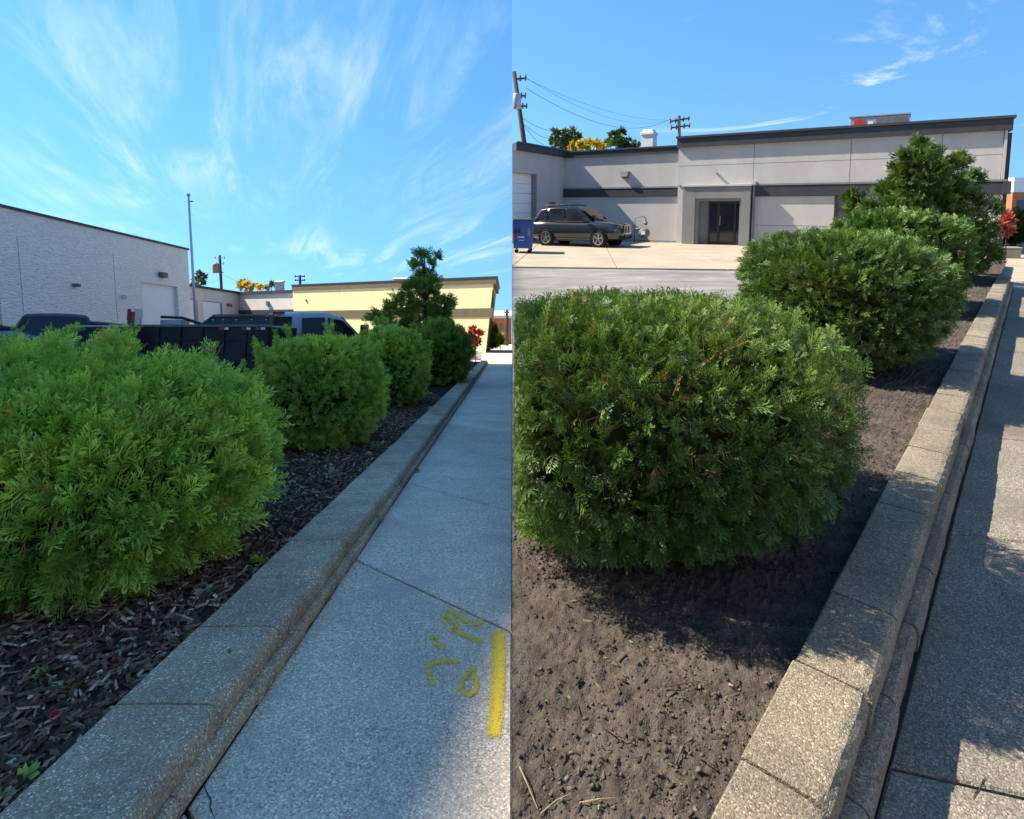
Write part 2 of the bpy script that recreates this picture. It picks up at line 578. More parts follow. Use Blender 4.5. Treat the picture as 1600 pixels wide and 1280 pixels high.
M['leaf_l'] = leafmat('lightened_cedar_sprays', (0.09, 0.23, 0.034), (0.46, 0.75, 0.17), (0.62, 0.36, 0.13), 0.42)  # greens raised because these shrubs stand in shade
M['leaf_l2'] = leafmat('lightened_cedar_sprays_mid', (0.115, 0.25, 0.036), (0.52, 0.77, 0.17), (0.55, 0.32, 0.12), 0.44)  # lightened likewise for the shaded shrubs farther back
M['leaf_r'] = leafmat('clipped_cedar_sprays', (0.016, 0.046, 0.013), (0.105, 0.205, 0.042), (0.26, 0.17, 0.07), 0.24)
M['leaf_tree'] = leafmat('dark_conifer_sprays', (0.018, 0.048, 0.014), (0.10, 0.19, 0.04), (0.14, 0.10, 0.05), 0.24)
M['leaf_tree_l'] = leafmat('lightened_conifer_sprays', (0.07, 0.15, 0.03), (0.36, 0.52, 0.09), (0.18, 0.13, 0.06), 0.24)  # paler copy of the conifer sprays for the shaded side
M['leaf_far'] = leafmat('far_leaves', (0.035, 0.06, 0.02), (0.10, 0.15, 0.04), (0.2, 0.16, 0.05), 0.3)
M['leaf_yellow'] = leafmat('autumn_leaves', (0.36, 0.24, 0.02), (0.62, 0.45, 0.05), (0.5, 0.25, 0.05), 0.3)
M['leaf_red'] = leafmat('red_leaves', (0.22, 0.03, 0.03), (0.42, 0.085, 0.07), (0.3, 0.2, 0.08), 0.25)
M['leaf_lime'] = leafmat('lime_sprays', (0.20, 0.28, 0.02), (0.45, 0.50, 0.04), (0.4, 0.4, 0.05), 0.3)
M['leaf_weed'] = leafmat('weed_leaves', (0.10, 0.24, 0.05), (0.26, 0.48, 0.10), (0.3, 0.3, 0.1), 0.3)
M['leaf_sage'] = leafmat('grey_green_leaves', (0.12, 0.18, 0.10), (0.26, 0.34, 0.22), (0.3, 0.3, 0.2), 0.2)
M['red_plastic'] = surf('red_plastic', (0.45, 0.01, 0.02), (0.4, 0.01, 0.015), 5, 0.35, 0.5)
M['straw'] = surf('dry_straw', (0.32, 0.25, 0.15), (0.22, 0.17, 0.1), 20, 0.9)


def spraypaint():
    m = bpy.data.materials.new('yellow_spray_paint')
    m.use_nodes = True
    t = NT(m.node_tree)
    t.n.clear()
    out = t.add('ShaderNodeOutputMaterial')
    p = t.add('ShaderNodeBsdfPrincipled')
    p.inputs['Roughness'].default_value = 0.7
    geo = t.add('ShaderNodeNewGeometry')
    at = t.add('ShaderNodeAttribute', attribute_name='tip')
    vo = t.add('ShaderNodeTexVoronoi')
    t.l.new(geo.outputs['Position'], vo.inputs['Vector'])
    vo.inputs['Scale'].default_value = 170
    n = t.noise(geo.outputs['Position'], 38, 5)
    p.inputs['Base Color'].default_value = (0.92, 0.66, 0.05, 1)
    thin = t.math('ADD', t.math('MULTIPLY', vo.outputs['Distance'], 0.9), t.math('MULTIPLY', n, 0.5))
    a = t.ramp(t.math('SUBTRACT', t.math('ADD', at.outputs['Fac'], 0.18), t.math('MULTIPLY', thin, 1.15)), -0.15, 0.75)
    tr = t.add('ShaderNodeBsdfTransparent')
    mx = t.add('ShaderNodeMixShader')
    t.l.new(a, mx.inputs[0])
    t.l.new(tr.outputs[0], mx.inputs[1])
    t.l.new(p.outputs[0], mx.inputs[2])
    t.l.new(mx.outputs[0], out.inputs[0])
    return m


M['yellow_paint'] = spraypaint()

# ------------------------------------------------------------------ noise and scatter
def vnoise(x, y, seed=0):
    xi, yi = np.floor(x).astype(np.int64), np.floor(y).astype(np.int64)
    fx, fy = x - xi, y - yi
    fx, fy = fx * fx * (3 - 2 * fx), fy * fy * (3 - 2 * fy)

    def h(a, b):
        n = (a * 374761393 + b * 668265263 + seed * 974634541) & 0x7fffffff
        n = ((n ^ (n >> 13)) * 1274126177) & 0x7fffffff
        return ((n ^ (n >> 16)) & 0xffff) / 65535.0
    return (h(xi, yi) * (1 - fx) + h(xi + 1, yi) * fx) * (1 - fy) + (h(xi, yi + 1) * (1 - fx) + h(xi + 1, yi + 1) * fx) * fy


def fbm(x, y, seed=0, octs=4):
    s, a = 0, 0.5
    for k in range(octs):
        s = s + a * vnoise(x * 2 ** k, y * 2 ** k, seed + k)
        a *= 0.5
    return s


def grid_mesh(name, X, Y, Z):
    r, c = X.shape
    idx = np.arange(r * c).reshape(r, c)
    f = np.stack([idx[:-1, :-1], idx[:-1, 1:], idx[1:, 1:], idx[1:, :-1]], -1).reshape(-1)
    return np_mesh(name, np.stack([X, Y, Z], -1).reshape(-1, 3), f, 4, smooth=True)


def kite(p, d, l, w, z0, z1):
    d = np.array(d) / np.hypot(*d)
    q = np.array([-d[1], d[0]])
    p = np.array(p)
    m = p + d * l * 0.55
    e = p + d * l
    zm = (z0 + z1) / 2
    return [(p[0], p[1], z0), (m[0] + q[0] * w / 2, m[1] + q[1] * w / 2, zm), (e[0], e[1], z1),
            (m[0] - q[0] * w / 2, m[1] - q[1] * w / 2, zm)], e


def spray(rng, pairs, subs, width=0.07):
    """one flat cedar spray, 1 unit long, growing along +Y"""
    V, T = [], []

    def put(vv):
        V.extend(vv)
        T.extend([min(1, max(0, v[1])) for v in vv])
    k, _ = kite((0, 0), (rng.uniform(-.1, .1), 1), 1.0, width * 0.8, 0, 0)
    put(k)
    for i in range(pairs):
        t = 0.08 + 0.82 * i / pairs
        for s in (-1, 1):
            l = (0.50 * (1 - t) ** 0.8 + 0.12) * rng.uniform(.75, 1.15)
            a = R_(rng.uniform(32, 55)) * s
            d = (math.sin(a), math.cos(a))
            z1 = rng.uniform(-.08, .08)
            p = (0, t + rng.uniform(-.03, .03))
            k, e = kite(p, d, l, width, 0, z1)
            put(k)
            for j in range(subs):
                b = a + R_(rng.uniform(22, 45)) * (1 if j % 2 else -1)
                tt = rng.uniform(.3, .8)
                pp = (p[0] + d[0] * l * tt, p[1] + d[1] * l * tt)
                k, _ = kite(pp, (math.sin(b), math.cos(b)), l * rng.uniform(.3, .5), width * .85, z1 * tt, z1)
                put(k)
    V = np.array(V)
    V[:, 2] -= 0.22 * V[:, 1] ** 2
    return V, np.array(T)


def leafcard(rng, n=5, w=0.35):
    """a small bunch of broad leaves"""
    V, T = [], []
    for i in range(n):
        a = rng.uniform(-1.5, 1.5)
        k, _ = kite((rng.uniform(-.1, .1), rng.uniform(0, .3)), (math.sin(a), math.cos(a)), rng.uniform(.5, .9), w, 0, rng.uniform(-.3, .3))
        V.extend(k)
        T.extend([0.1, .6, 1, .6])
    return np.array(V), np.array(T)


_rng = random.Random(5)
SPM = [spray(_rng, 7, 0, .07) for _ in range(4)]
SP0 = [spray(_rng, 7, 1, .048) for _ in range(9)]
SP1 = [spray(_rng, 5, 0, 0.12) for _ in range(4)]
SP2 = [leafcard(_rng) for _ in range(4)]


def unit(a):
    return a / np.maximum(np.linalg.norm(a, axis=-1, keepdims=True), 1e-9)


def scatter(tpls, P, D, Nn, S, rnd, g, keep=None, droop=1.0):
    D = unit(D)
    X = unit(np.cross(D, Nn))
    Z = np.cross(X, D)
    vs_, tips, rs = [], [], []
    which = g.integers(0, len(tpls), len(P))
    for k, (V, T) in enumerate(tpls):
        m = which == k
        if not m.any():
            continue
        W = (P[m][:, None, :] + S[m][:, None, None] * (V[None, :, 0:1] * X[m][:, None, :] +
             V[None, :, 1:2] * D[m][:, None, :] + V[None, :, 2:3] * Z[m][:, None, :]))
        if keep is not None:
            ok = keep(W)
            W = W[ok]
            r_ = rnd[m][ok]
        else:
            r_ = rnd[m]
        vs_.append(W.reshape(-1, 3))
        tips.append(np.tile(T, len(W)))
        rs.append(np.repeat(r_, len(V)))
    v = np.concatenate(vs_)
    return v, np.concatenate(tips), np.concatenate(rs)


def foliage(name, data, m, parent, base):
    v, tip, rnd = data
    v = v - np.array(base)[None, :]
    me = np_mesh(name, v, np.arange(len(v)), 4, {'tip': tip, 'rnd': rnd})
    o = link(name, me, m, parent)
    o['kind'] = 'stuff'
    return o


def lumps(d, g, n=26, width=0.5):
    """random bumps on the unit sphere, -1..1"""
    c = unit(g.normal(size=(n, 3)))
    a = g.uniform(-1, 1, n)
    dd = d @ c.T
    return (np.exp((dd - 1) / (width ** 2 * 0.5)) * a[None, :]).sum(1)


def bush(name, base, cz, rad, n, size, tpl, m, seed, label, cat='shrub', group=None, p=2.5, pxy=2.2, lump=0.10, up=0.35,
         clip=None, depth=0.22, tufts=0, stems=5, core=True, twigs=0):
    """clipped or loose evergreen: rad = (rx, ry, rz up, rz down); cz = centre height over its base"""
    g = np.random.default_rng(seed)
    root = empty(name, base, 0, label, cat, group)
    cen = np.array([base[0], base[1], base[2] + cz])

    def radius(d):
        rz = np.where(d[:, 2] > 0, rad[2], rad[3])
        pp = np.where(d[:, 2] > 0, p, 2.5)
        h = (np.abs(d[:, 0] / rad[0]) ** pxy + np.abs(d[:, 1] / rad[1]) ** pxy) ** (1 / pxy)
        return 1.0 / (h ** pp + np.abs(d[:, 2] / rz) ** pp) ** (1 / pp)
    d = unit(g.normal(size=(n, 3)))
    L = lumps(d, np.random.default_rng(seed + 1))
    r = radius(d) * (1 + lump * np.clip(L, -1.2, 1.2))
    u = g.random(n)
    P = cen + d * (r * (1 - depth * u ** 1.6))[:, None] - d * size * 0.55
    nrm = unit(d / np.array([rad[0] ** 2, rad[1] ** 2, ((rad[2] + rad[3]) / 2) ** 2]))
    D = nrm + g.normal(size=(n, 3)) * 0.55 + np.array([0, 0, up])
    S = size * g.uniform(0.5, 1.4, n)
    if tufts:
        tc = unit(g.normal(size=(tufts, 3)) * np.array([1, 1, .5]) + np.array([0, 0, .8]))
        tr = radius(tc)
        k = 26
        hgt = np.tile(np.linspace(0, 1, k), tufts)
        ti = np.repeat(np.arange(tufts), k)
        lean = unit(tc * 0.5 + np.array([0, 0, 1.0]))
        TP = cen + (tc * tr[:, None])[ti] * 0.93 + lean[ti] * (hgt * size * 1.7)[:, None] + g.normal(size=(len(ti), 3)) * size * 0.16
        P = np.concatenate([P, TP])
        D = np.concatenate([D, lean[ti] + g.normal(size=(len(ti), 3)) * 0.5])
        S = np.concatenate([S, size * g.uniform(.5, .95, len(ti))])
    if clip is not None:
        # the side shorn flat where the bed ends
        m_ = 2600
        k0 = (clip - base[0]) / rad[0]
        th_, ra_ = g.uniform(0, 6.283, m_), np.sqrt(g.random(m_)) * max(.2, 1 - abs(k0) ** 2.4) ** .42
        q_ = np.stack([np.full(m_, clip) + g.uniform(.012, .07, m_), base[1] + np.cos(th_) * ra_ * rad[1],
                       base[2] + cz + np.sin(th_) * ra_ * np.where(np.sin(th_) > 0, rad[2], rad[3])], -1)
        P = np.concatenate([P, q_])
        D = np.concatenate([D, g.normal(size=(m_, 3)) * np.array([.06, 1, 1]) + np.array([.02, 0, .3])])
        S = np.concatenate([S, size * g.uniform(.5, 1.1, m_)])
    nn = unit(g.normal(size=P.shape))
    lowfreq = np.clip(0.5 + 0.30 * lumps(unit(P - cen), np.random.default_rng(seed + 2), 40, 0.35), 0.08, 0.95)
    rnd = np.clip(lowfreq + g.normal(size=len(P)) * 0.16, 0, 0.98)
    rnd[g.random(len(P)) < 0.009] = 1.0
    zmin = base[2] + 0.01

    def keep(W):
        ok = (W[:, :, 2].min(1) > zmin)
        if clip is not None:
            ok &= (W[:, :, 0].min(1) > clip)
        return ok
    foliage('foliage', scatter(tpl, P, D, nn, S, rnd, g, keep), m, root, base)
    if twigs:
        tw = MB()
        dt = unit(g.normal(size=(twigs, 3)) + np.array([0, -.3, .5]))
        rt = radius(dt)
        for k in range(twigs):
            a_ = Vector(dt[k]) * float(rt[k]) * .70 + Vector((0, 0, cz))
            e_ = Vector(dt[k]) * float(rt[k]) * g.uniform(.93, 1.0) + Vector((0, 0, cz + g.uniform(0, .05)))
            if clip is not None and min(a_.x, e_.x) + base[0] < clip + .02:
                continue
            mid_ = a_.lerp(e_, .5) + Vector(g.normal(size=3)) * .015
            tw.tube([a_, mid_, e_], [.0045, .0035, .0015], 4)
            for q_ in range(2):
                tw.tube([mid_, mid_.lerp(e_, .6) + Vector(g.normal(size=3)) * .04], [.0025, .001], 4)
        tw.build('twigs', M['twig'], root)['kind'] = 'stuff'
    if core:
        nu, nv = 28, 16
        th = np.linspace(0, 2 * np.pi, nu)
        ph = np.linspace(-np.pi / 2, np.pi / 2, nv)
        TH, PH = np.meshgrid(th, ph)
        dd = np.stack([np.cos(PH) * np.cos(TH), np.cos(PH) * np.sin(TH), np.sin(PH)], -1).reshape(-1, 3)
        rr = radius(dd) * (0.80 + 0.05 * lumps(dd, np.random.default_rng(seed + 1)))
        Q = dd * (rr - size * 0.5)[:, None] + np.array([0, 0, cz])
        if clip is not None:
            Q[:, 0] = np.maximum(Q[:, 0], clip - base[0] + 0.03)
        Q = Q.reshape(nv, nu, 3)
        o = link('shade_core', grid_mesh('shade_core', Q[..., 0], Q[..., 1], Q[..., 2]), M['core'], root)  # dark filler shell in place of the shaded crown interior
    for k in range(stems):
        a = g.uniform(0, 6.28)
        rr = 0.10 * rad[0]
        e = Vector((math.cos(a) * rad[0] * .4, math.sin(a) * rad[1] * .4, cz * 0.9))
        if clip is not None and base[0] + e.x < clip + .05:
            e.x = abs(e.x)
        s0 = Vector((math.cos(a) * rr, math.sin(a) * rr, -0.04))
        MB().tube([s0, s0.lerp(e, .5) + Vector((0, 0, .03)), e], [.022, .017, .010], 7).build('stem', M['bark'], root, smooth=True)
    return root


def lobe_tree(name, base, top, lobes, size, per, tpl, m, seed, label, group=None, cat='tree', trunk_r=0.09, up=0.5, clip=None):
    """tree from clumps: lobes = list of (centre, radius); trunk from base to top with a limb to every clump"""
    g = np.random.default_rng(seed)
    base, top = Vector(base), Vector(top)
    root = empty(name, base, 0, label, cat, group)
    Ps, Ds, Ss, Rs = [], [], [], []
    for c, r in lobes:
        n = max(20, int(per * (r / size) ** 2))
        d = unit(g.normal(size=(n, 3)) + np.array([0, 0, .15]))
        rr = r * (1 + 0.30 * np.clip(lumps(d, g, 9, .6), -1, 1)) * (1 + .38 * (g.random(n) < .13) * g.random(n))
        Ps.append(np.array(c) + d * (rr * (1 - .5 * g.random(n) ** 1.5))[:, None] * np.array([1, 1, .9]) - d * size * .5)
        out = np.array(c) - np.array([base.x, base.y, c[2] - r * .5])
        Ds.append(d + unit(out) * 0.5 + g.normal(size=(n, 3)) * .45 + np.array([0, 0, up]))
        Ss.append(size * g.uniform(.6, 1.3, n))
        Rs.append(np.clip(g.uniform(.25, .75) + g.normal(size=n) * .17, 0, .98))
    P, D, S, rnd = map(np.concatenate, (Ps, Ds, Ss, Rs))
    rnd[g.random(len(P)) < .012] = 1.0
    zm = base.z + .02
    keep = lambda W: (W[:, :, 2].min(1) > zm) & ((W[:, :, 0].min(1) > clip) if clip is not None else True)
    crown = foliage('crown', scatter(tpl, P, D, unit(g.normal(size=P.shape)), S, rnd, g, keep), m, root, base)
    rel = top - base
    pts = [rel * t + Vector((g.normal() * .03, g.normal() * .03, 0)) * rel.length * .12 * (t > 0) for t in (0, .25, .5, .75, 1)]
    MB().tube([Vector((0, 0, -.05))] + pts[1:], [trunk_r * k for k in (1, .85, .65, .4, .15)], 10).build('trunk', M['bark'], root, smooth=True)
    for c, r in lobes:
        e = Vector(c) - base
        t = min(.92, max(.08, (e.z / max(rel.z, .1)) - .18))
        s0 = rel * t
        if (e - s0).length < .08:
            continue
        MB().tube([s0, s0.lerp(e, .5) - Vector((0, 0, .04)), e], [trunk_r * .35, trunk_r * .25, trunk_r * .1], 6).build('limb', M['bark'], root, smooth=True)
    return root


def chips(n, fx, g, ln=(0.025, 0.07), wd=(0.006, 0.016), th=(0.002, 0.006)):
    """splinters of bark: a ridge-backed sliver each; fx(n) -> points on the bed"""
    P = fx
    n = len(P)
    yaw = g.uniform(0, 6.283, n)
    pit = g.normal(size=n) * 0.28
    l = g.uniform(*ln, n)
    w = g.uniform(*wd, n)
    h = g.uniform(*th, n) + w * .25
    loc = np.array([(-.5, -.5, 0), (.5, -.35, 0), (.5, .35, 0), (-.5, .5, 0), (-.42, 0, 1), (.46, 0, 1)])
    V = np.repeat(loc[None], n, 0).copy()
    V += g.normal(size=V.shape) * np.array([.04, .12, .15])
    V[..., 0] *= l[:, None]
    V[..., 1] *= w[:, None]
    V[..., 2] *= h[:, None]
    x = V[..., 0] * np.cos(pit)[:, None] - V[..., 2] * np.sin(pit)[:, None]
    z = V[..., 0] * np.sin(pit)[:, None] + V[..., 2] * np.cos(pit)[:, None]
    y = V[..., 1]
    W = np.stack([x * np.cos(yaw)[:, None] - y * np.sin(yaw)[:, None], x * np.sin(yaw)[:, None] + y * np.cos(yaw)[:, None], z], -1)
    W += P[:, None, :]
    f = np.array([(0, 1, 5, 4), (2, 3, 4, 5), (3, 0, 4, 4), (1, 2, 5, 5)])
    quads = (np.arange(n)[:, None, None] * 6 + f[None, :2]).reshape(-1)
    tris = (np.arange(n)[:, None, None] * 6 + np.array([(3, 0, 4), (1, 2, 5), (0, 1, 5), (0, 5, 4), (2, 3, 4), (2, 4, 5)])[None]).reshape(-1)
    return W.reshape(-1, 3), tris, n


def clip_poly(pts, x0=0.0, side=1):
    """keep the part with side*(x-x0) >= 0"""
    out = []
    for i in range(len(pts)):
        a, b = pts[i], pts[(i + 1) % len(pts)]
        da, db = side * (a[0] - x0), side * (b[0] - x0)
        if da >= 0:
            out.append(a)
        if (da > 0 > db) or (da < 0 < db):
            t = da / (da - db)
            out.append((a[0] + (b[0] - a[0]) * t, a[1] + (b[1] - a[1]) * t))
    return out


def poly_slab(pts, zf, thick, ch=0.006):
    """prism of a convex polygon with a small chamfer round its top"""
    n = len(pts)
    cx, cy = sum(p[0] for p in pts) / n, sum(p[1] for p in pts) / n
    def inset(p):
        v = Vector((cx - p[0], cy - p[1]))
        v = v.normalized() * ch * 1.5
        return (p[0] + v.x, p[1] + v.y)
    top = [inset(p) for p in pts]
    V = [(p[0], p[1], zf(*p) - thick) for p in pts] + [(p[0], p[1], zf(*p) - ch) for p in pts] + [(p[0], p[1], zf(*p)) for p in top]
    Fc = [tuple(range(2 * n, 3 * n))]
    for k in (0, n):
        for i in range(n):
            j = (i + 1) % n
            Fc.append((k + i, k + j, k + n + j, k + n + i))
    return MB().add(V, Fc)


def area(pts):
    return abs(sum(pts[i][0] * pts[(i + 1) % len(pts)][1] - pts[(i + 1) % len(pts)][0] * pts[i][1] for i in range(len(pts)))) / 2


# ================================================================== THE SETTING, right-hand place
KD = Vector((0.660, 0.751))      # run of the right-hand edging
KN = Vector((0.751, -0.660))     # across it, towards the walk


def rk(s, o):
    """(along the edging, across it) -> x, y"""
    return (KD.x * s + KN.x * o, KD.y * s + KN.y * o)


g_r = MB()
g_r.quad((0, -40, -.04), (600, -40, -.04), (600, 900, -.04), (0, 900, -.04))
g_r.quad((0, 1.3, -.04), (0, 900, -.04), (0, 900, Z0L - SLOPE * 900), (0, 1.3, Z0L - SLOPE * 1.3 - .02))
tag(g_r.build('parking_lot_ground', M['asphalt']), kind='structure', label='worn grey asphalt lot behind the clipped shrubs')
g_l = MB()
g_l.quad((-600, -40, Z0L + SLOPE * 40 - .06), (0, -40, Z0L + SLOPE * 40 - .06), (0, 900, Z0L - SLOPE * 900 - .06), (-600, 900, Z0L - SLOPE * 900 - .06))
tag(g_l.build('street_ground', M['lot_l']), kind='structure', label='grey paving of the lot behind the loose shrubs')

apron = empty('concrete_apron', (0, 16.4, 0))
apron['kind'] = 'structure'
ra = R_(-7)
for i in range(-1, 8):
    for j in range(0, 6):
        w, d = 2.9, 2.9
        q = [(i * w, j * d), ((i + 1) * w - .02, j * d), ((i + 1) * w - .02, (j + 1) * d - .02), (i * w, (j + 1) * d - .02)]
        q = [(x * math.cos(ra) - y * math.sin(ra), 16.4 + x * math.sin(ra) + y * math.cos(ra)) for x, y in q]
        q = clip_poly(q, 0.004)
        if len(q) > 2 and area(q) > .05:
            poly_slab([(x, y - 16.4) for x, y in q], lambda x, y: 0.004, .05).build('slab', M['apron'], apron)

walk_r = empty('sidewalk', (*rk(1.0, -.2), 0))
walk_r['kind'] = 'structure'
walk_r['label'] = 'grey exposed aggregate sidewalk with bush shadows across it'
bx, by = rk(1.0, -.2)
JD = Vector((0.963, -0.27))
s_j = [-1.65 + 1.71 * k for k in range(0, 11)]
for s0, s1 in zip(s_j[:-1], s_j[1:]):
    a, b = Vector(rk(s0 + .006 + .195, -.212)), Vector(rk(s1 - .006 + .195, -.212))
    for w0, w1 in ((0, 1.62), (1.635, 3.3)):
        q = [a + JD * w0, a + JD * w1, b + JD * w1, b + JD * w0]
        q = clip_poly([(v.x - bx, v.y - by) for v in q], -bx + .004)
        if len(q) > 2:
            poly_slab(q, lambda x, y: 0.0, .08, .007).build('slab', M['walk_r'], walk_r)
pad = MB()
e0, e1 = rk(15.85, -.55), rk(15.85, 9)
q = [(e0[0], e0[1]), (e1[0], e1[1]), (e1[0] + 6, e1[1] + 7), (e0[0] + 3.0, e0[1] + 3.4)]
tag(poly_slab(q, lambda x, y: -.002, .06).build('corner_pavement', M['apron']), kind='structure')

# soil bed: fine near the camera
xs = np.concatenate([np.arange(0.0004, 2.6, .0085), np.arange(2.6, 13.6, .07)])
ts = np.linspace(0, 1, 330) ** 1.25
XX, TT = np.meshgrid(xs, ts)
ylo = (KN.x * XX + .46) / -KN.y
YY = ylo + TT * 4.3
far = np.clip((YY - 5) / 5, 0, 1)


def soil_z(x, y):
    return 0.165 + 0.040 * (fbm(x * 2.2, y * 2.2, 3) - .47) + 0.026 * (fbm(x * 13, y * 13, 9) - .47) + 0.030 * np.abs(fbm(x * 38, y * 38, 17, 3) - .45) + 0.010 * vnoise(x * 62, y * 62, 23) ** 2


ZZ = soil_z(XX, YY)
bed_r = link('planting_bed', grid_mesh('planting_bed', XX, YY, ZZ), M['soil'])
tag(bed_r, 'dry brown soil bed under the clipped shrubs', kind='structure')

sk = MB()
for a_, b_, c_, d_ in zip(YY[:-1, 0], YY[1:, 0], ZZ[:-1, 0], ZZ[1:, 0]):
    sk.quad((.0002, a_, -.04), (.0002, b_, -.04), (.0002, b_, d_), (.0002, a_, c_))
sk.build('bed_edge', M['soil'], bed_r)

# ------------------------------------------------------------------ right-hand edging of two courses
ZT_R = 0.24


def block_mesh(name, w, l, h, r, seed):
    """rock-edged block: w across (x from -w to 0), l along y, rounded front top edge, rough front face"""
    rg = random.Random(seed)
    prof = [(-w, 0), (-w, h - .004), (-w + .006, h), (-w * .55, h + .001), (-r * 1.25, h), (-r * .55, h - r * .18), (-r * .12, h - r * .65), (0, h - r * 1.2), (-.002, h * .35), (-.006, 0)]
    ny = 8
    V, Fc = [], []
    for i in range(ny + 1):
        y = .004 + (l - .008) * i / ny
        for k, (x, z) in enumerate(prof):
            e = 0.0 if k < 4 else rg.uniform(-.003, .002)
            V.append((x + e, y, z + (rg.uniform(-.003, .002) if k >= 4 and z > 0 else 0)))
    n = len(prof)
    for i in range(ny):
        for k in range(n - 1):
            Fc.append((i * n + k, i * n + k + 1, (i + 1) * n + k + 1, (i + 1) * n + k))
    Fc.append(tuple(range(n)))
    Fc.append(tuple(range((ny + 1) * n - 1, ny * n - 1, -1)))
    mb = MB().add(V, Fc)
    me = mb.mesh(name)
    return me


def flipx(me):
    return me


edge_r = empty('block_edging', (*rk(0.2, -.26), 0), 0, 'sandy two-course concrete block edging beside the bare soil bed', 'edging')
rot_r = math.atan2(-KD.x, KD.y)
caps = [block_mesh('cap_block', .215, .45, .128, .03, k) for k in range(6)]
bases = [block_mesh('base_block', .20, .45, .112, .035, 20 + k) for k in range(6)]
for b in caps + bases:
    b.materials.append(M['block_r'])
rgb = random.Random(8)
k = 0
s = -0.35
while s < 15.6:
    for mesh_set, o, z, ds in ((caps, -.262, ZT_R - .128, 0), (bases, -.214, -.004, .21)):
        x, y = rk(s + ds, o + rgb.uniform(-.004, .004))
        if x - .17 < 0.004:
            continue
        ob = link(mesh_set[0].name.split('.')[0], mesh_set[rgb.randrange(6)], None, edge_r)
        ob.location = (x - edge_r.location.x, y - edge_r.location.y, z + rgb.uniform(-.003, .003))
        ob.rotation_euler = (0, 0, rot_r + rgb.uniform(-.006, .006))
    s += .452

# ================================================================== left-hand street
KXL = -0.0115


def walk_zl(x, y):
    return Z0L - SLOPE * y


walk_l = empty('sidewalk', lz(-.95, 1.5))
walk_l['kind'] = 'structure'
walk_l['label'] = 'speckled sidewalk, lightened against the shade, with yellow paint marks running downhill'
bl = lz(-.95, 1.5)
y = -0.36
while y < 34:
    y1 = y + 1.91
    c0, c1 = -.932 + KXL * y, -.932 + KXL * y1
    q = [(c0, y + .011), (c0 + 1.3, y + .011 - 1.3 * .909), (c1 + 1.3, y1 - .011 - 1.3 * .909), (c1, y1 - .011)]
    q = clip_poly(q, -.001, -1)
    q = [(a - bl.x, b - bl.y) for a, b in q]
    poly_slab(q, lambda a, b: -SLOPE * b, .07, .007).build('slab', M['walk_l'], walk_l)
    y = y1
far_w = [(-2.6, 34.4), (-.001, 33.2), (-.001, 130), (-2.6, 130)]
tag(poly_slab(far_w, lambda a, b: walk_zl(a, b) - .003, .05).build('far_walk', M['walk_l']), kind='structure')

edge_l = empty('block_edging', lz(-.95, 1.2), 0, 'grey-brown two-course concrete block edging beside the bark mulch', 'edging')
caps_l = [block_mesh('cap_block', .345, .53, .088, .032, 40 + k) for k in range(6)]
bases_l = [block_mesh('base_block', .30, .53, .068, .025, 60 + k) for k in range(6)]
for b in caps_l + bases_l:
    b.materials.append(M['block_l'])
s = 0.75
tl = math.atan(SLOPE)
while s < 30.5:
    for mesh_set, o, z, ds in ((caps_l, -.952, .16 - .088, 0), (bases_l, -.926, -.002, .24)):
        yy = s + ds
        ob = link(mesh_set[0].name.split('.')[0], mesh_set[rgb.randrange(6)], None, edge_l)
        ob.location = lz(o + KXL * yy + rgb.uniform(-.004, .004), yy, z + rgb.uniform(-.003, .002)) - edge_l.location
        ob.rotation_euler = (-tl, 0, -KXL + rgb.uniform(-.005, .005))
    s += .53 * math.cos(tl) + .003

# mulch bed
ys = np.concatenate([np.arange(.7, 7, .035), np.arange(7, 31, .25)])
ts = np.linspace(0, 1, 100)
YY, TT = np.meshgrid(ys, ts)
XX = -1.27 + KXL * YY - TT * 3.2


def mulch_h(x, y):
    return 0.118 + 0.06 * (fbm(x * 1.7, y * 1.7, 5) - .47) + 0.03 * (fbm(x * 11, y * 11, 6, 3) - .45)


ZZ = Z0L - SLOPE * YY + mulch_h(XX, YY)
tag(link('planting_bed', grid_mesh('planting_bed', XX, YY, ZZ), M['mulch_base']), 'dark bark mulch bed under the loose shrubs', kind='structure')
g = np.random.default_rng(77)
n = 42000
yy = 0.75 + 11.5 * g.random(n) ** 2.1
xx = -1.275 + KXL * yy - 3.0 * g.random(n) ** 1.15
zz = Z0L - SLOPE * yy + mulch_h(xx, yy) + g.random(n) * .012
big = chips(n, np.stack([xx, yy, zz], -1), g, (.022, .075), (.006, .017))
tint = np.clip(g.beta(1.4, 2.6, n) + (g.random(n) < .05) * .4, 0, 1)
me = np_mesh('bark_mulch', big[0], big[1], 3, {'tint': np.repeat(tint, 6)})
tag(link('bark_mulch', me, M['chips']), 'shredded bark mulch covering the bed under the loose shrubs', 'mulch', kind='stuff')

# litter on the soil bed
n = 3400
s_ = 0.2 + 9 * g.random(n) ** 1.9
o_ = -.50 - 2.3 * g.random(n)
x = KD.x * s_ + KN.x * o_
y = KD.y * s_ + KN.y * o_
ok = x > .04
x, y = x[ok], y[ok]
z = soil_z(x, y) + .001
W = chips(len(x), np.stack([x, y, z], -1), g, (.008, .042), (.003, .010))
me = np_mesh('bark_bits', W[0], W[1], 3, {'tint': np.repeat(g.beta(1.3, 2.2, len(x)), 6)})
tag(link('bark_bits', me, M['chips_r']), 'scattered bark bits and twigs lying on the dry soil', 'bark bits', kind='stuff')
octa = np.array([(1, 0, 0), (0, 1, 0), (-1, 0, 0), (0, -1, 0), (0, 0, 1), (0, 0, -1.)])
ocf = np.array([(0, 1, 4), (1, 2, 4), (2, 3, 4), (3, 0, 4), (1, 0, 5), (2, 1, 5), (3, 2, 5), (0, 3, 5)])
n = 60000
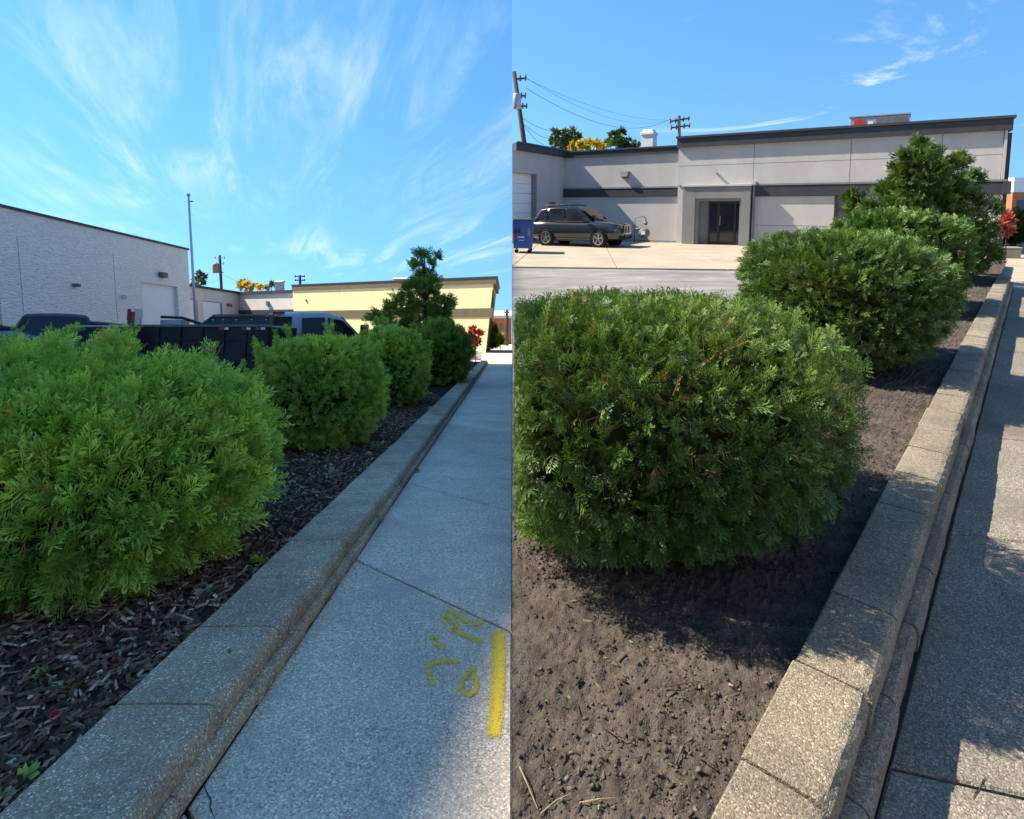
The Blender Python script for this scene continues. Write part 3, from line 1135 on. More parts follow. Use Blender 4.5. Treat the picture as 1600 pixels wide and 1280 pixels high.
s_ = 0.2 + 5.5 * g.random(n) ** 1.8
o_ = -.50 - 2.0 * g.random(n)
x = KD.x * s_ + KN.x * o_
y = KD.y * s_ + KN.y * o_
patch = fbm(x * 1.6, y * 1.6, 31, 3)
ok = (x > .012) & (g.random(n) < np.clip((patch - .25) * 3.2, .12, 1))
x, y = x[ok], y[ok]
n = len(x)
r = .0014 + .0058 * g.random(n) ** 2.4 + .009 * (g.random(n) < .012) * g.random(n)
V = octa[None] * (1 + g.normal(size=(n, 6, 1)) * .25) * r[:, None, None] * (1 + g.normal(size=(n, 1, 3)) * .2)
V = V + g.normal(size=V.shape) * (r * .25)[:, None, None]
V = V + np.stack([x, y, soil_z(x, y) + r * .3], -1)[:, None, :]
fc = (np.arange(n)[:, None, None] * 6 + ocf[None]).reshape(-1)
me = np_mesh('soil_clods', V.reshape(-1, 3), fc, 3, {'tint': np.repeat(g.random(n), 6)})
tag(link('soil_clods', me, M['clods']), 'small crumbs and clods of dry soil on the bed', 'soil', kind='stuff')

# ================================================================== shrubs and trees
def bl_(x, y, h=.10):
    p = lz(x, y, h)
    return (p.x, p.y, p.z)


# left-hand row, loose and feathery
bush('cedar_shrub', bl_(-2.44, 3.20), .57, (.92, .90, .47, .60), 9000, .14, SP0, M['leaf_l'], 11,
     'largest bright green feathery cedar shrub, nearest on the mulch', group='loose cedar shrubs on the mulch', p=2.2, lump=.17, up=.45, tufts=16, twigs=150)
bush('cedar_shrub', bl_(-4.55, 4.9), .66, (1.15, .85, .50, .62), 2200, .14, SPM, M['leaf_l'], 12,
     'bright green cedar shrub peeking out behind the nearest one at far left', group='loose cedar shrubs on the mulch', p=2.3, lump=.10, up=.5, tufts=4)
bush('cedar_shrub', bl_(-2.36, 6.95), .66, (.82, .86, .66, .68), 6500, .125, SPM, M['leaf_l2'], 13,
     'rounded green cedar shrub in front of the slate blue pickup', group='loose cedar shrubs on the mulch', p=2.1, lump=.09, up=.25, tufts=10, twigs=90)
bush('cedar_shrub', bl_(-2.30, 10.9), .72, (.70, .80, .80, .70), 3600, .14, SP1, M['leaf_l2'], 14,
     'smaller green cedar shrub just before the tall conifer', group='loose cedar shrubs on the mulch', p=2.2, lump=.08, up=.3, tufts=8)
bush('cedar_shrub', bl_(-2.02, 16.2), .85, (.82, 1.2, .92, .84), 3400, .20, SP1, M['leaf_tree_l'], 15,
     'dark green spreading shrub at the foot of the tall conifer', group='loose cedar shrubs on the mulch', p=1.8, lump=.30, up=.45)


def lobes_from(px_list, Y, g, dy):
    out = []
    for px, py, r in px_list:
        yy = Y + g.uniform(-dy, dy)
        out.append((tuple(at_y(px, py, yy)), r * yy / F_PX))
    return out


gl = random.Random(3)
TL = [(659, 400, 13), (652, 418, 14), (672, 414, 11), (683, 404, 9), (660, 436, 17), (676, 440, 12), (646, 452, 20), (668, 460, 22), (690, 478, 20), (634, 478, 24),
      (660, 490, 28), (686, 498, 22), (606, 503, 14), (588, 497, 13), (577, 500, 8), (612, 486, 14), (610, 522, 22), (640, 520, 32), (672, 530, 34), (700, 545, 20), (640, 550, 24), (665, 565, 26), (692, 575, 22), (615, 540, 18), (655, 588, 20), (598, 515, 14)]
bt = lz(-2.75, 18.2, .1)
lobe_tree('conifer_tree', bt, at_y(663, 392, 18.2), lobes_from(TL, 18.2, gl, .55), .25, 52, SP1, M['leaf_tree_l'], 21,
          'tall ragged dark conifer standing before the sun-tinted wall', trunk_r=.09, up=.6)
# right-hand row, clipped flat
bush('clipped_cedar', (.62, 2.86, .165), .54, (.93, .86, .48, .55), 14500, .077, SP0, M['leaf_r'], 31,
     'largest clipped dark green cedar, nearest, with its shadow on the soil', group='clipped cedar shrubs on the soil bed', p=3.5, pxy=2.35, lump=.05, up=.10, twigs=70, clip=.004, depth=.2)
bush('clipped_cedar', (3.17, 5.72, .165), .66, (.90, 1.0, .57, .67), 9000, .10, SPM, M['leaf_r'], 32,
     'middle clipped cedar, right behind the nearest one', group='clipped cedar shrubs on the soil bed', p=3.0, pxy=2.2, lump=.06, up=.12, twigs=40, depth=.2)
bush('clipped_cedar', (5.75, 8.85, .165), .76, (.84, 1.1, .66, .72), 4000, .15, SP1, M['leaf_r'], 33,
     'farthest clipped cedar, half hidden in front of the ragged conifer', group='clipped cedar shrubs on the soil bed', p=3.0, lump=.06, up=.15, depth=.2)
gr = random.Random(4)
TR = [(1440, 228, 16), (1424, 246, 20), (1452, 244, 20), (1416, 268, 24), (1445, 272, 34), (1476, 262, 22), (1502, 252, 15), (1515, 282, 20), (1402, 300, 26), (1440, 308, 40), (1482, 300, 34),
      (1512, 318, 24), (1392, 328, 22), (1425, 345, 36), (1465, 345, 42), (1502, 350, 34), (1330, 306, 11), (1338, 326, 15), (1348, 348, 16), (1368, 342, 16), (1385, 355, 20),
      (1548, 330, 14), (1556, 322, 8), (1532, 368, 28), (1545, 398, 20), (1515, 395, 34), (1485, 395, 34), (1525, 425, 18), (1500, 430, 20), (1360, 325, 17), (1354, 358, 20), (1376, 372, 22), (1392, 296, 18), (1344, 312, 13), (1400, 360, 26)]
lobe_tree('conifer_tree', (9.0, 12.35, .15), at_y(1446, 222, 12.4), lobes_from(TR, 12.3, gr, .75), .20, 48, SP1, M['leaf_tree'], 41,
          'ragged dark conifer rising above the clipped row before the grey wall', trunk_r=.11, up=.45)


def small_weed(name, loc, n, size, m, seed, label, group, spread=.6):
    g_ = np.random.default_rng(seed)
    P = np.zeros((n, 3)) + np.array(loc) + g_.normal(size=(n, 3)) * np.array([size * .35, size * .35, size * .05])
    D = g_.normal(size=(n, 3)) * spread + np.array([0, 0, .6])
    root = empty(name, loc, 0, label, 'weed', group)
    V, T, Rr = scatter(SP2, P, D, np.tile([0, 0, 1.0], (n, 1)) + g_.normal(size=(n, 3)) * .3, size * g_.uniform(.6, 1.1, n), g_.uniform(.2, .8, n), g_)
    foliage('leaf_clump', (V, T, Rr), m, root, loc)
    MB().tube([(0, 0, -.02), (size * .1, 0, size * .35)], [size * .04, size * .02], 5).build('stem', m, root)
    return root


def on_l(px, py, h=.12):
    p = at_l(px, py, h)
    return (p.x, p.y, Z0L - SLOPE * p.y + mulch_h(np.array(p.x), np.array(p.y)).item())


for i, (px, py, n_, sz, mm, lab) in enumerate([
        (84, 1082, 5, .05, 'leaf_weed', 'slender green seedling standing above the red cap'),
        (60, 1050, 3, .045, 'leaf_weed', 'two pale green leaves above the slender seedling'),
        (6, 1252, 6, .06, 'leaf_weed', 'round-leaved green weed at the bottom left corner'),
        (403, 880, 10, .06, 'leaf_weed', 'deep green leafy weed beside the block edging'),
        (326, 928, 9, .075, 'leaf_sage', 'grey-green weed under the nearest cedar shrub'),
        (520, 745, 8, .09, 'leaf_sage', 'grey-green weed between the two nearest cedar shrubs'),
        (590, 702, 14, .12, 'leaf_sage', 'clump of grey-green weeds leaning over the edging'),
        (570, 714, 10, .10, 'leaf_sage', 'grey-green weed beside the clump at the edging'),
        (667, 620, 12, .16, 'leaf_weed', 'small green weed near the far end of the edging')]):
    small_weed('weed', on_l(px, py), n_, sz, M[mm], 100 + i, lab, 'weeds in the mulch')
for i, (px, py, sz, lab) in enumerate([
        (652, 738, .06, 'weed tuft growing from the walk joint at the edging'),
        (512, 938, .03, 'tiny weed in the gap between edging and walk'),
        (357, 1018, .022, 'tiny green sprig in a joint between two cap blocks')]):
    p = at_l(px, py, 0.0 if i < 2 else .16)
    small_weed('weed', (p.x, p.y, p.z), 5, sz, M['leaf_weed'], 120 + i, lab, 'weeds in the joints')
g = np.random.default_rng(9)
sprout = [(1010, 1040), (1060, 1075), (1090, 1060), (850, 1058), (945, 1030), (868, 1095), (888, 1098), (1045, 1185), (1075, 1220), (1110, 1215), (1050, 1120), (955, 1195),
          (1140, 1135), (1170, 990), (1110, 1010), (1075, 970), (1190, 1030), (990, 1015), (1240, 1020), (1150, 1020), (1060, 1205), (1085, 1190), (825, 1240), (930, 1250)]
P = []
for px, py in sprout:
    p = at_r(px, py, .165)
    for k in range(3):
        P.append((p.x + g.normal() * .012, p.y + g.normal() * .012, p.z))
P = np.array(P)
P = P[P[:, 0] > .05]
P[:, 2] = soil_z(P[:, 0], P[:, 1])
P = P[::2]
V, T, Rr = scatter(SP2, P, g.normal(size=P.shape) * .7 + np.array([0, 0, .5]), np.tile([0, 0, 1.0], (len(P), 1)), g.uniform(.007, .017, len(P)), g.uniform(.2, .8, len(P)), g)
o = link('sprouts', np_mesh('sprouts', V, np.arange(len(V)), 4, {'tip': T, 'rnd': Rr}), M['leaf_weed'])
tag(o, 'tiny green sprouts scattered over the dry soil', 'sprouts', kind='stuff')
# dry twigs on the soil, each its own
twl = ['bent dry twig in the middle of the bare soil', 'straight dry twig near the block edging', 'short dry twig below the largest clipped cedar',
       'pale straw stalk at the bottom left of the soil', 'second straw stalk at the bottom of the soil', 'dry stem lying along the seam side of the soil', 'thin dry twig beside the edging at bottom']
for i, (a, b, c) in enumerate([((945, 1140), (965, 1158), (990, 1162)), ((1055, 1200), (1068, 1170), (1085, 1150)), ((1040, 1078), (1065, 1074), (1092, 1068)),
                               ((845, 1270), (868, 1252), (892, 1240)), ((905, 1255), (935, 1258), (962, 1252)), ((812, 1200), (822, 1225), (840, 1262)), ((1090, 1185), (1110, 1200), (1125, 1204))]):
    q = []
    for j, pp in enumerate((a, b, c)):
        p = at_r(*pp, .17)
        q.append(Vector((max(p.x, .02), p.y, soil_z(np.array(p.x), np.array(p.y)).item() + .008 + .006 * (j == 1))))
    o = MB().tube([v - q[0] for v in q], [.0022, .0019, .0011], 5).build('twig', M['straw'] if i in (3, 4, 5) else M['bark'], loc=q[0])
    tag(o, twl[i], 'twig', 'twigs on the soil')

p = at_l(87, 1116, .12)
pz = Z0L - SLOPE * p.y + mulch_h(np.array(p.x), np.array(p.y)).item()
cap = empty('bottle_cap', (p.x, p.y, pz + .004), 0, 'small red plastic cap lying in the bark mulch', 'cap')
cap.rotation_euler = (.5, .3, 0)
MB().lathe([(.0, .0), (.013, .0), (.0145, .004), (.0145, .024), (.012, .024), (.011, .006), (0, .005)], 'Z', 20).build('shell', M['red_plastic'], cap, smooth=True)
MB().lathe([(.0150, .001), (.0160, .002), (.0160, .004), (.0150, .005)], 'Z', 20).build('rim', M['red_plastic'], cap, smooth=True)


# yellow locating marks sprayed on the left-hand walk
def paint_stroke(name, pts, wpx, label, fade=1.0):
    """soft-edged ribbon lying on the paving"""
    pts = [Vector(p) for p in pts]
    dense = []
    for a, b in zip(pts[:-1], pts[1:]):
        for k in range(5):
            dense.append(a.lerp(b, k / 5))
    dense.append(pts[-1])
    nrow = [-1, -.55, 0, .55, 1]
    prof = [0, .75, 1, .75, 0]
    V, T = [], []
    for i, p in enumerate(dense):
        d = (dense[min(i + 1, len(dense) - 1)] - dense[max(i - 1, 0)]).normalized()
        q = Vector((-d.y, d.x))
        ends = 0.0 if i in (0, len(dense) - 1) else 1.0
        for k, t in zip(nrow, prof):
            w = at_l(*(p + q * wpx * .5 * k), 0.004)
            V.append((min(w.x, -.004), w.y, w.z))
            T.append(t * ends * fade)
    idx = np.arange(len(V)).reshape(-1, 5)
    f = np.stack([idx[:-1, :-1], idx[:-1, 1:], idx[1:, 1:], idx[1:, :-1]], -1).reshape(-1)
    V = np.array(V)
    o = link(name, np_mesh(name, V - V[0], f, 4, {'tip': np.array(T)}), M['yellow_paint'])
    o.location = tuple(V[0])
    tag(o, label, 'paint mark', 'yellow spray marks on the walk')


paint_stroke('paint_mark', [(779, 978), (779, 1040), (776, 1100), (771, 1158)], 34, 'long solid yellow paint bar on the pale sidewalk', 1.45)
paint_stroke('paint_mark', [(680, 1075), (670, 1055), (668, 1043), (680, 1034), (700, 1032), (718, 1038)], 14, 'faded yellow hook-shaped paint stroke on the pale sidewalk', 1.2)
paint_stroke('paint_mark', [(745, 1040), (733, 1050), (722, 1062), (720, 1078), (732, 1086), (744, 1078), (745, 1062), (733, 1050)], 14, 'faded yellow loop of paint beside the hook stroke', 1.25)
paint_stroke('paint_mark', [(686, 998), (678, 994), (674, 1000), (682, 1006), (697, 1014)], 13, 'small faded yellow curl of paint above the hook stroke', 1.12)
paint_stroke('paint_mark', [(700, 975), (692, 968), (694, 962), (706, 966), (714, 978), (704, 984), (730, 994), (757, 1004)], 13, 'yellow looped paint stroke with a long tail', 1.22)
paint_stroke('paint_mark', [(694, 950), (715, 960), (735, 974), (748, 976), (755, 964)], 13, 'yellow curved paint stroke at the top of the marks', 1.22)

# ================================================================== right-hand building
P1 = Vector((7.45, 26.85, 0))
P2 = Vector((17.35, 20.45, 0))
TD = (P2 - P1).normalized()
FAC_L = (P2 - P1).length
fac_rz = math.atan2(TD.y, TD.x)
bld = empty('commercial_building', P1, fac_rz, 'grey stucco building with charcoal cornice and recessed glass entrance', 'building')
ND = Vector((-TD.y, TD.x, 0))        # into the building


def fa(px, py, out=0.0):
    """pixel -> (along, height) on the facade plane, out metres in front of it"""
    d = ray(px, py)
    p0 = P1 - ND * out
    t = (p0 - EYE).dot(ND) / d.dot(ND)
    q = EYE + d * t - P1
    return q.dot(TD), q.z


H_MAIN, H_LOW = 4.72, 4.36
a_end = FAC_L - .42
wb = MB().box(0, a_end, .05, 14, -.05, H_MAIN - .1)
wb.build('wall_mass', M['stucco'], bld)
# stucco panels, proud of the wall, with recessed joints
a_j1 = fa(1178, 250)[0]
a_j2 = fa(1329, 250)[0]
a_j3 = fa(1470, 250)[0]
a_j4 = fa(1566, 250)[0]
z_h = fa(1250, 253)[1]
z_b0, z_b1 = fa(1250, 306)[1], fa(1250, 287)[1]
z_l = fa(1250, 353)[1]
cols = [0.0, a_j1, a_j2, a_j3, a_j4, a_end]
J = .018
for i in range(5):
    c0, c1 = cols[i] + J / 2, cols[i + 1] - J / 2
    if i == 0: c0 = 0.0
    pr = 0.0 if i < 4 else .06
    if i < 4:
        MB().box(c0, c1, -pr, .06, z_b1 + .02, z_h - J / 2).build('panel', M['stucco'], bld)
        MB().box(c0, c1, -pr, .06, z_h + J / 2, H_MAIN - .45).build('panel', M['stucco'], bld)
        if i >= 1:
            w0, w1 = fa(1303, 330)[0], fa(1331, 330)[0]
            segs = [(c0, c1)]
            if c0 < w1 and c1 > w0:
                segs = [(c0, min(w0, c1)), (max(w1, c0), c1)]
            for b0, b1 in segs:
                if b1 - b0 > .05:
                    MB().box(b0, b1, 0, .06, z_l + J / 2, z_b0 - .02).build('panel', M['stucco'], bld)
            MB().box(c0, c1, 0, .06, 0, z_l - J / 2).build('panel', M['stucco'], bld)
    else:
        MB().box(c0, c1 + .03, -pr, .06, 0, z_b0 - .02).build('corner_pier', M['stucco'], bld)
        MB().box(c0, c1 + .03, -pr, .06, z_b1 + .02, H_MAIN - .45).build('corner_pier', M['stucco'], bld)
# band between the storeys
MB().box(a_j1, a_end + .12, -.08, .05, z_b0, z_b1 - .05, .015).build('band', M['trim'], bld)
MB().box(a_j1, a_end + .14, -.10, .05, z_b1 - .05, z_b1 + .01).build('band_cap', M['stucco_dark'], bld)
# cornice
MB().box(-.05, a_end + .14, -.13, 14.1, H_MAIN - .46, H_MAIN - .06, .02).build('cornice', M['trim'], bld)
MB().box(-.08, a_end + .20, -.18, 14.15, H_MAIN - .06, H_MAIN + .03).build('cornice_cap', M['flashing'], bld)
# end wall with its dark glazed bay
MB().box(a_end + .0, a_end + .12, .5, 5.5, .5, z_b0 - .1).build('end_glazing', M['black_glass'], bld)
MB().box(a_end + .0, a_end + .10, .7, 5.5, z_b1 + .1, H_MAIN - .9).build('end_glazing', M['black_glass'], bld)
for k in range(4):
    MB().box(a_end + .0, a_end + .2, .5 + k * 1.6, .6 + k * 1.6, .3, H_MAIN - .5).build('mullion', M['bronze'], bld)
MB().box(a_end, a_end + .22, -.16, 14, z_b0, z_b1 - .05).build('band', M['trim'], bld)
# left, lower section set back
a_l0 = -5.95
SB = .32
MB().box(a_l0 - .1, -.003, SB + .05, 13, -.05, H_LOW - .1).build('wall_mass', M['stucco'], bld)
z0b, z1b = fa(980, 307, -SB)[1], fa(980, 293, -SB)[1]
MB().box(a_l0, -.004, SB, SB + .06, z1b + .02, H_LOW - .28).build('panel', M['stucco'], bld)
MB().box(a_l0, -.004, SB, SB + .06, 0.08, z0b - .02).build('panel', M['stucco'], bld)
MB().box(a_l0, -.004, SB - .03, SB + .06, 0, .08).build('plinth', M['stucco_dark'], bld)
MB().box(a_l0, -.004, SB - .08, SB + .05, z0b, z1b - .05, .012).build('band', M['trim'], bld)
MB().box(a_l0, -.004, SB - .10, SB + .05, z1b - .05, z1b + .01).build('band_cap', M['stucco_dark'], bld)
MB().box(a_l0 - .1, -.02, SB - .10, 13.1, H_LOW - .28, H_LOW - .02, .015).build('cornice', M['trim'], bld)
MB().box(a_l0 - .1, -.02, SB - .14, 13.15, H_LOW - .02, H_LOW + .05).build('cornice_cap', M['flashing'], bld)
# entrance
pa0, pa1 = fa(1066, 340, .45)[0], fa(1171, 340, .45)[0]
po0, po1 = fa(1085, 340, .45)[0], fa(1157, 340, .45)[0]
pzt, pot = fa(1118, 289, .45)[1], fa(1118, 310, .45)[1]
en = MB().box(pa0, po0, -.45, .3, 0, pzt - .06).build('entrance_pier', M['stucco_dark'], bld)
MB().box(po1, pa1, -.45, .3, 0, pzt - .06).build('entrance_pier', M['stucco_dark'], bld)
MB().box(po0, po1, -.447, .3, pot, pzt - .063).build('entrance_lintel', M['stucco_dark'], bld)
MB().box(pa0 - .04, pa1 + .04, -.50, .3, pzt - .06, pzt + .02, .01).build('entrance_cap', M['stucco'], bld)
for b0, b1 in ((po0, po0 + .13), (po1 - .07, po1)):
    MB().box(b0, b1, -.37, .3, 0, pot - .12).build('entrance_return', M['stucco_dark'], bld)  # dark tone deepens the recess as painted shade
MB().box(po0, po1, -.37, .3, pot - .12, pot + .01).build('entrance_return', M['stucco_dark'], bld)
# shallow lobby recess, dark stucco standing in for its shade: side cheek, then the dark doors (set just in front of the wall mass)
MB().box(po0 + .13, po0 + .50, .02, .048, 0, pot - .12).build('lobby_wall', M['stucco_dark'], bld)
dx0, dx1, dz = po0 + .50, po1 - .07, pot - .12
dr = MB()
for b0, b1 in ((dx0, dx0 + .07), ((dx0 + dx1) / 2 - .3, (dx0 + dx1) / 2 - .2), (dx1 - .28, dx1 - .2), (dx1 - .06, dx1)):
    dr.box(b0, b1, -.06, .04, 0, dz)
dr.box(dx0, dx1, -.058, .038, dz - .1, dz - .003)
dr.box(dx0, dx1, -.058, .038, .003, .14)
door = dr.build('door', M['bronze'], bld)
MB().box(dx0 + .02, dx1 - .02, -.02, .03, .05, dz - .05).build('pane', M['black_glass'], door)
MB().tube([((dx0 + dx1) / 2 - .17, -.11, .85), ((dx0 + dx1) / 2 - .17, -.11, 1.25)], .02, 8).build('handle', M['chrome'], door)
# downpipe beside the entrance
MB().box(pa1 + .06, a_j1 + .12, -.30, .05, 0, pzt - .02).build('downpipe', M['stucco_dark'], bld)
MB().box(pa1 + .05, a_j1 + .16, -.34, .02, pzt - .02, pzt + .12).build('gutter_head', M['stucco'], bld)
# window
w0, z0 = fa(1303, 352)
w1, z1 = fa(1331, 304)
w1 += .25
win = MB().box(w0, w0 + .07, -.03, .09, z0, z1).box(w1 - .07, w1, -.03, .09, z0, z1).box(w0 + .07, w1 - .07, -.028, .09, z1 - .07, z1 - .002).box(w0 + .07, w1 - .07, -.028, .09, (z0 + z1) / 2 - .03, (z0 + z1) / 2 + .03).build('window', M['bronze'], bld)
MB().box(w0 + .05, w1 - .05, .02, .048, z0 + .02, (z0 + z1) / 2).build('pane', M['win_glass'], win)
MB().box(w0 + .05, w1 - .05, .02, .048, (z0 + z1) / 2, z1 - .02).build('pane', M['win_glass'], win)
MB().box(w0 - .05, w1 + .05, -.08, .06, z0 - .08, z0 + .002).build('sill', M['stucco_dark'], win)
# wall lights on the facade
for (px, py, out) in ((978, 273, -SB),):
    a, z = fa(px, py, out)
    MB().add([(a - .17, SB - .26, z - .1), (a + .17, SB - .26, z - .1), (a + .17, SB, z - .16), (a - .17, SB, z - .16),
              (a - .2, SB - .2, z + .14), (a + .2, SB - .2, z + .14), (a + .2, SB, z + .16), (a - .2, SB, z + .16)],
             [(0, 3, 2, 1), (4, 5, 6, 7), (0, 1, 5, 4), (1, 2, 6, 5), (2, 3, 7, 6), (3, 0, 4, 7)]).build('wall_light', M['dull_steel'], bld)
a, z = fa(1393, 262)
MB().box(a - .2, a + .25, -.22, 0, z - .1, z + .12, .01).build('wall_light', M['stucco'], bld)
a, z = fa(1120, 271)
MB().tube([(a, .02, z), (a, -.2, z + .03)], .05, 10).build('camera_stub', M['steel'], bld)

# wing with the roller door, running towards the viewer at the left
CW = P1 + TD * a_l0 + ND * SB
W0 = Vector((0.006, 26.1, 0))
WD = (W0 - CW).normalized()
wl = (W0 - CW).length
w_rz = math.atan2(WD.y, WD.x)
WN = Vector((-WD.y, WD.x, 0))
WN = WN if WN.dot(EYE - CW) < 0 else -WN     # away from the viewer
wing_m = Matrix((( WD.x, WN.x, 0), (WD.y, WN.y, 0), (0, 0, 1)))


def wg(x, y, z):
    """wing frame: x from the inner corner towards the viewer, y into the wing"""
    q = CW + WD * x + WN * y - P1
    return (q.dot(TD), q.dot(ND), q.z)


def wing_box(name, m, x0, x1, y0, y1, z0, z1, parent=bld):
    # cut flush with the end of the place at x = 0
    mb = MB().box(x0, x1, y0, y1, z0, z1)
    vv = []
    for p in mb.v:
        q = CW + WD * p[0] + WN * p[1]
        if q.x < .006:
            q = q - WD * ((q.x - .006) / WD.x)
            if q.x < .005:
                q.x = .006
        q.z = p[2]
        q = q - P1
        vv.append((q.dot(TD), q.dot(ND), q.z))
    mb.v = vv
    return mb.build(name, m, parent)


def wa(px, py):
    d = ray(px, py)
    t = (CW - EYE).dot(WN) / d.dot(WN)
    q = EYE + d * t
    return (q - CW).dot(WD), q.z


HW = 4.42
d_r, d_top = wa(831, 272)
d_r2 = wa(839, 300)[0]
wing_box('wall', M['stucco'], -.2, d_r2, 0, .5, 0, HW - .3)
wing_box('wall', M['stucco'], d_r2, wl, 0, .5, d_top, HW - .3)
wing_box('reveal', M['stucco_dark'], d_r2 + .001, d_r2 + .06, .02, .45, 0, d_top)
zz0 = 0.0
k = 0
rd = wing_box('roller_door', M['white_door'], d_r2, wl, .34, .42, 0, d_top)
while zz0 < d_top - .1:
    wing_box('door_slat', M['white_door'], d_r2 + .06, wl, .28, .339, zz0 + .012, min(zz0 + .44, d_top), rd)
    zz0 += .45
wing_box('cornice', M['trim'], -.25, wl, -.22, .55, HW - .3, HW - .02)
wing_box('cornice_cap', M['flashing'], -.25, wl, -.28, .6, HW - .02, HW + .05)
a, z = wa(862, 282)
q = [wg(a + dx, dy, z + dz_) for dz_ in (-.12, .12) for dx, dy in ((-.25, -.18), (.2, -.18), (.2, 0), (-.25, 0))]
MB().add(q, [(0, 3, 2, 1), (4, 5, 6, 7), (0, 1, 5, 4), (1, 2, 6, 5), (2, 3, 7, 6), (3, 0, 4, 7)]).build('wall_light', M['dull_steel'], bld)
a, z = wa(863, 322)
wing_box('wall_vent', M['dull_steel'], a - .3, a + .3, -.03, .01, z - .2, z + .2)

# roof things
ch_p = at_y(1014, 232, 33.5)
chim = empty('chimney', (ch_p.x, ch_p.y, 4.2), fac_rz, 'whitewashed brick chimney above the flat roof', 'chimney')
MB().box(-.36, .36, -.36, .36, 0, .55 + 0.05).build('shaft_base', M['white'], chim)
MB().box(-.33, .33, -.33, .33, .6, 1.4).build('shaft', M['white'], chim)
MB().box(-.38, .38, -.38, .38, 1.4, 1.54, .02).build('corbel', M['white'], chim)
MB().box(-.28, .28, -.28, .28, 1.54, 1.68, .02).build('cap', M['white'], chim)
hv = at_y(1374, 192, 25.2)
hvac = empty('rooftop_unit', (hv.x, hv.y, 4.72), fac_rz, 'grey rooftop air conditioner with a red label', 'air conditioner')
hz = max(.3, at_y(1374, 186, hv.y).z - 4.72 + .05)
MB().box(-1.05, 1.05, -.6, .6, 0, hz, .03).build('casing', M['steel'], hvac)
MB().box(-.1, .98, -.62, -.598, .03, hz - .06).build('grille', M['dull_steel'], hvac)
MB().box(-1.08, 1.08, -.63, .63, hz, hz + .05).build('lid', M['steel'], hvac)
MB().box(-.88, -.5, -.625, -.6, hz - .32, hz - .1).build('label_plate', M['red_label'], hvac)
MB().box(-.38, -.2, -.622, -.6, hz - .5, hz - .2).build('data_plate', M['white'], hvac)

# gas meter by the wall
a, _ = fa(1007, 370, -SB)
gp = P1 + TD * a + ND * (SB - .42)
gm = empty('gas_meter', gp, fac_rz, 'grey gas meter with bent pipes against the wall', 'gas meter')
MB().tube([(-.34, 0, 0), (-.34, 0, 1.12), (-.26, 0, 1.18), (.14, 0, 1.18), (.2, 0, 1.12), (.2, 0, .9)], .03, 8).build('riser_pipe', M['dull_steel'], gm, smooth=True)
MB().tube([(-.34, 0, .62), (.1, 0, .62)], .035, 8).build('branch_pipe', M['dull_steel'], gm, smooth=True)
MB().lathe([(0, -.15), (.2, -.15), (.24, -.1), (.24, .1), (.2, .15), (0, .15)], 'Y', 20, (.14, 0, .42)).build('meter_case', M['dull_steel'], gm, smooth=True)
MB().lathe([(0, -.06), (.09, -.06), (.09, .06), (0, .06)], 'X', 14, (.2, 0, .88)).build('regulator', M['dull_steel'], gm, smooth=True)
MB().box(.05, .23, -.16, -.15, .36, .52).build('dial', M['white'], gm)
MB().tube([(.14, 0, .0), (.14, 0, .2)], .03, 8).build('support', M['dull_steel'], gm)


# ------------------------------------------------------------------ utility poles and wires
def wire(name, a, b, sag, label, r=.012):
    pts = []
    a, b = Vector(a), Vector(b)
    for k in range(15):
        t = k / 14
        p = a.lerp(b, t)
        p.z -= sag * 4 * t * (1 - t)
        pts.append(p - a)
    o = MB().tube(pts, r, 5).build(name, M['wire'], loc=a)
    tag(o, label, 'wire', 'overhead wires')


YP = 34.0
pt, pb = at_y(803, 112, YP), at_y(820, 228, YP)
dirp = (pt - pb) / (pt.z - pb.z)
base = pb - dirp * (pb.z - 0)
pole = empty('utility_pole', base, 0, 'leaning wooden utility pole with a transformer at the seam', 'utility pole')
MB().tube([(0, 0, -.2), pt - base], [.17, .12], 12).build('shaft', M['pole_wood'], pole, smooth=True)
for py, xe in ((124, 823), (150, 822), (166, 824)):
    q = at_y(800 + (py - 112) * .15 + 3, py, YP) - base
    e = at_y(xe, py - (2 if py == 124 else 0), YP) - base
    MB().tube([q, e], .055, 6).build('crossarm', M['pole_wood'], pole)
    for k in (.45, .9):
        ip = q.lerp(e, k)
        MB().lathe([(.03, -.14), (.06, -.1), (.03, -.05), (.07, 0), (.03, .05), (.055, .1), (.02, .2)], 'Z', 8, ip).build('insulator', M['dull_steel'], pole, smooth=True)
q = at_y(806, 160, YP) - base
MB().lathe([(0, -.42), (.2, -.42), (.23, -.36), (.23, .36), (.2, .42), (0, .42)], 'Z', 16, (max(q.x, .28 - base.x), q.y - .3, q.z)).build('transformer', M['steel'], pole, smooth=True)
YQ = 62.0
fb = at_y(1066, 222, YQ)
ft = at_y(1061, 181, YQ)
fp = empty('utility_pole', (fb.x, fb.y, 0), 0, 'distant utility pole with two crossarms above the flat roof', 'utility pole')
MB().tube([(0, 0, -.3), (ft.x - fb.x, 0, ft.z)], [.2, .15], 10).build('shaft', M['pole_wood'], fp, smooth=True)
for (xa, ya), (xb, yb) in (((1047, 190), (1077, 185)), ((1048, 200), (1078, 196))):
    A, B = at_y(xa, ya, YQ) - fp.location, at_y(xb, yb, YQ) - fp.location
    MB().tube([A, B], .09, 6).build('crossarm', M['pole_wood'], fp)
    for k in (.02, .3, .7, .98):
        ip = A.lerp(B, k)
        MB().lathe([(.05, -.25), (.1, -.15), (.06, 0), (.1, .12), (.03, .3)], 'Z', 7, ip).build('insulator', M['dull_steel'], fp, smooth=True)
